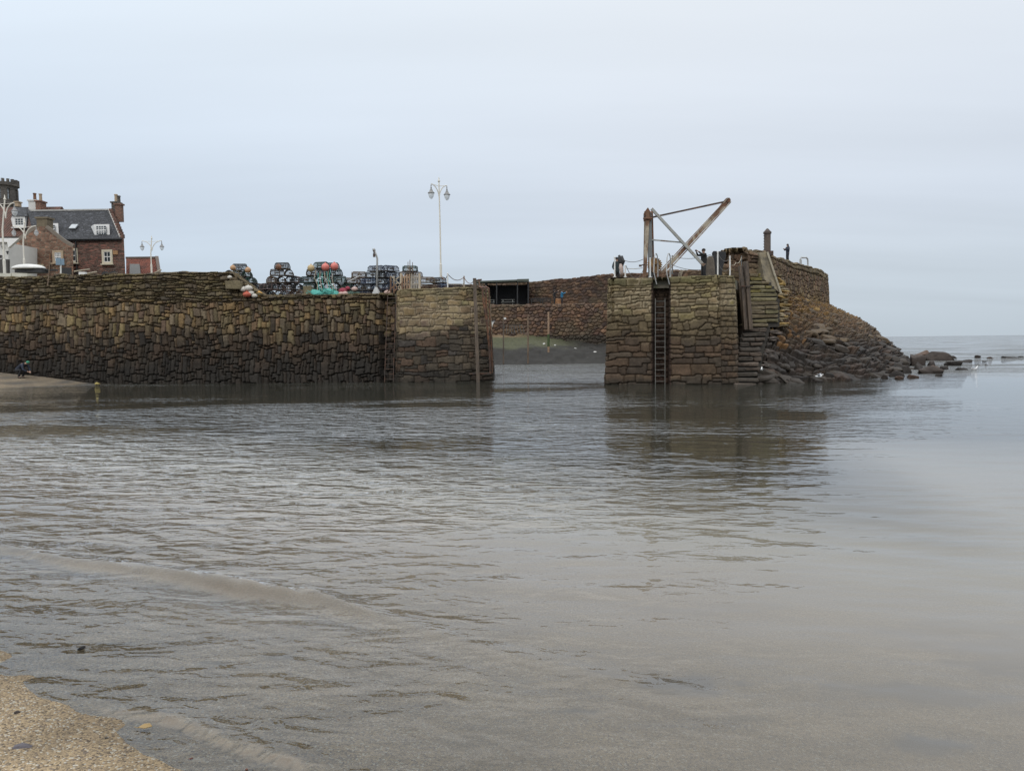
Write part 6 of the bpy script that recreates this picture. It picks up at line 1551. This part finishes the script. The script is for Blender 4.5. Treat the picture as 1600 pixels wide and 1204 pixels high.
def person(loc, rz, label, pose, jacket, trousers, hat=None, hood=None, h=1.72, group=None):
    """pose gives joints in metres for a 1.72 m figure facing -Y: hands, elbows, knees, feet, lean"""
    t = empty('person', loc, label, 'person', group, rz); t.scale = (h / 1.72,) * 3
    V = Vector; hip = V(pose.get('hip', (0, 0, .92))); chest = V(pose.get('chest', (0, 0, 1.30))); neck = V(pose.get('neck', (0, .0, 1.46))); head = V(pose.get('head', (0, -.02, 1.60)))
    sh = [chest.lerp(neck, .62) + V((s * .18, 0, 0)) for s in (-1, 1)]
    el = [V(e) for e in pose['elbow']]; ha = [V(e) for e in pose['hand']]
    hp = [hip + V((s * .09, 0, -.03)) for s in (-1, 1)]; kn = [V(k) for k in pose.get('knee', [(-.1, -.02, .48), (.1, -.02, .48)])]; ft = [V(k) for k in pose.get('foot', [(-.11, .02, .08), (.11, .02, .08)])]
    verts = [hip, hip.lerp(chest, .5), chest, neck, head + V((0, 0, -.06)), head + V((0, 0, .05))]; rad = [.09, .085, .10, .055, .085, .08]; ed = [(0, 1), (1, 2), (2, 3), (3, 4), (4, 5)]
    def add(p, r, j): verts.append(p); rad.append(r); ed.append((j, len(verts) - 1)); return len(verts) - 1
    for i in (0, 1):
        a = add(sh[i], .065, 2); a = add(el[i], .042, a); w_ = add(ha[i].lerp(el[i], .12), .028, a); d = (ha[i] - el[i]).normalized(); p = add(ha[i] + d * .05, .036, w_)
        sd_ = d.cross(V((0, 0, 1))).normalized() if abs(d.z) < .95 else V((1, 0, 0))
        for k in range(4):
            off = sd_ * (k - 1.5) * .021; ln = (.062, .075, .07, .055)[k]; q = add(ha[i] + d * .085 + off, .0095, p); cu = V((0, 0, -.02)); add(ha[i] + d * (.085 + ln) + off + cu, .008, q)
        q = add(ha[i] + d * .04 + sd_ * .045 * (1 if i else -1), .011, p); add(ha[i] + d * .075 + sd_ * .06 * (1 if i else -1), .009, q)
        b = add(hp[i], .095, 0); b = add(kn[i], .06, b); b = add(ft[i], .04, b); add(ft[i] + V((0, -.15, -.045)), .035, b)
    body = skinmesh('body', verts, ed, rad, SKIN, t, 0, 1)
    fm = MB()                                     # face: nose, eyes, ears
    fm.box(head + V((0, -.10, -.025)), (.022, .03, .035)); 
    for s in (-1, 1): fm.ball(head + V((s * .083, .0, -.01)), (.012, .02, .028), 6, 4)
    fm.build('face', SKIN, body); fm = MB()
    for s in (-1, 1): fm.ball(head + V((s * .032, -.083, .01)), (.012, .008, .007), 6, 4)
    fm.box(head + V((0, -.086, -.05)), (.045, .012, .008)); fm.build('eyes_and_mouth', HAIR, body)
    jl = pose.get('coat', .12)
    ax = (hip - chest).normalized(); jv = [hip + ax * jl * .5, hip.lerp(chest, .45), chest, chest.lerp(neck, .85)]; jr = [.165, .165, .185, .09]; je = [(0, 1), (1, 2), (2, 3)]
    for i in (0, 1):
        jv += [sh[i], el[i], ha[i].lerp(el[i], .10)]; k = len(jv) - 3; jr += [.085, .06, .045]; je += [(2, k), (k, k + 1), (k + 1, k + 2)]
    jv.append(hip + ax * (jl + .06)); jr.append(.13); je.append((0, len(jv) - 1))
    j = skinmesh('jacket', jv, je, jr, jacket, t, 1, 2)
    if hood: skinmesh('hood', [neck + V((0, .06, -.02)), head + V((0, .035, 0)), head + V((0, .03, .07))], [(0, 1), (1, 2)], [.09, .105, .085], jacket, t, 0, 2)
    tv = [hip]; tr_ = [.13]; te = []
    for i in (0, 1): tv += [hp[i], kn[i], ft[i] + V((0, 0, -.01))]; k = len(tv) - 3; tr_ += [.11, .078, .065]; te += [(0, k), (k, k + 1), (k + 1, k + 2)]
    tv.append(hip.lerp(chest, .25)); tr_.append(.11); te.append((0, len(tv) - 1))
    skinmesh('trousers', tv, te, tr_, trousers, t, 0, 2)
    for i in (0, 1): skinmesh('shoe', [ft[i] + V((0, .04, -.03)), ft[i] + V((0, -.06, -.04)), ft[i] + V((0, -.17, -.05))], [(0, 1), (1, 2)], [.045, .048, .035], M_BLACK, t, 0, 1)
    hb = MB(); up = (head - neck).normalized(); c_ = head + up * .035 + V((0, .018, 0)); hb.ball(c_, (.10, .11, .097), 14, 9)
    if hat and hat is not BLK: hb.ball(c_ + up * .1, (.03, .03, .03), 8, 6)
    hb.build('hat' if hat else 'hair', hat or HAIR, t, smooth=True)
    return t
raise_ = dict(elbow=[(-.24, -.22, 1.36), (.24, -.22, 1.36)], hand=[(-.08, -.42, 1.56), (.08, -.42, 1.56)])
front_ = dict(elbow=[(-.25, -.12, 1.12), (.25, -.12, 1.12)], hand=[(-.07, -.38, 1.24), (.07, -.38, 1.24)], coat=.28)
def phone(t, at_):
    mb = MB(); mb.box(at_, (.15, .012, .075)); o = mb.build('phone', PHONE); o.parent = t
def hold(t, q):                      # the thing they hold is a thing of its own
    s = t.scale.x; c = t.location + Matrix.Rotation(t.rotation_euler.z, 3, 'Z') @ (Vector(q) * s)
    mb = MB(); mb.box((0, 0, 0), (.15 * s, .014, .08 * s)); o = mb.build('phone', M_BLACK, loc=c); o.rotation_euler = (0, 0, t.rotation_euler.z); return o
def foot_at(px, py, D, z=None):
    q = at(px, py, D)
    if z is not None: q = P(px, D, z)
    return q
p1 = person(foot_at(1099.5, 0, 42.2, 5.70), -1.25, 'person in black taking a photo beside the round-topped stone slab', raise_, BLK, BLK, h=1.78)
tag(hold(p1, (0, -.50, 1.60)), 'phone held up by the person in black near the crane', 'phone')
p2 = person(at(1230.5, 409.5, 62), -1.3, 'person in a navy hooded coat standing on the far end of the right pier', front_, NAVY, DRK, hood=True, h=1.5)
p3 = person(P(866.5, 90.0, 6.72), 1.5, 'person in black with raised arms on the far quay', raise_, BLK, BLK, hood=True, h=1.78)
p4 = person(P(878, 90.0, 6.72), 1.5, 'person in a bright blue jacket on the far quay', dict(raise_, hand=[(-.08, -.48, 1.42), (.08, -.48, 1.42)], elbow=[(-.24, -.2, 1.25), (.24, -.2, 1.25)]), BLUEJ, DRK, hat=BLK, h=1.8)
p5 = person(P(964, 45.5, 5.70), .3, 'person in dark clothes behind the left corner post of the crane pier', dict(elbow=[(-.26, .04, 1.12), (.26, .04, 1.12)], hand=[(-.24, -.12, .95), (.24, -.12, .95)]), mat('dark_green_coat', (.02, .03, .032), rough=.9), BLK, hat=BLK, h=1.72)
q = at(35, 583.5, 46.6); q.z = float(bedz(np.array([q.x]), np.array([q.y]))[0])
p6 = person(q, 1.35, 'person crouching on the far sand spit in a navy coat and green woolly hat', dict(hip=(0, .34, .50), chest=(0, -.06, .80), neck=(0, -.26, .90), head=(0, -.42, .95), elbow=[(-.24, -.30, .52), (.24, -.30, .52)], hand=[(-.08, -.48, .40), (.08, -.48, .40)],
   knee=[(-.17, -.10, .50), (.17, -.10, .50)], foot=[(-.14, .16, .08), (.14, .16, .08)], coat=.02), NAVY, BLK, hat=GREENH, h=1.78)
p7 = person(at(1153.5, 389, 52) - Vector((0, 0, 1.66)), 0, 'person hidden behind the high wall with only a dark head showing', dict(elbow=[(-.26, .04, 1.12), (.26, .04, 1.12)], hand=[(-.24, -.12, .95), (.24, -.12, .95)]), BLK, BLK, hat=BLK)
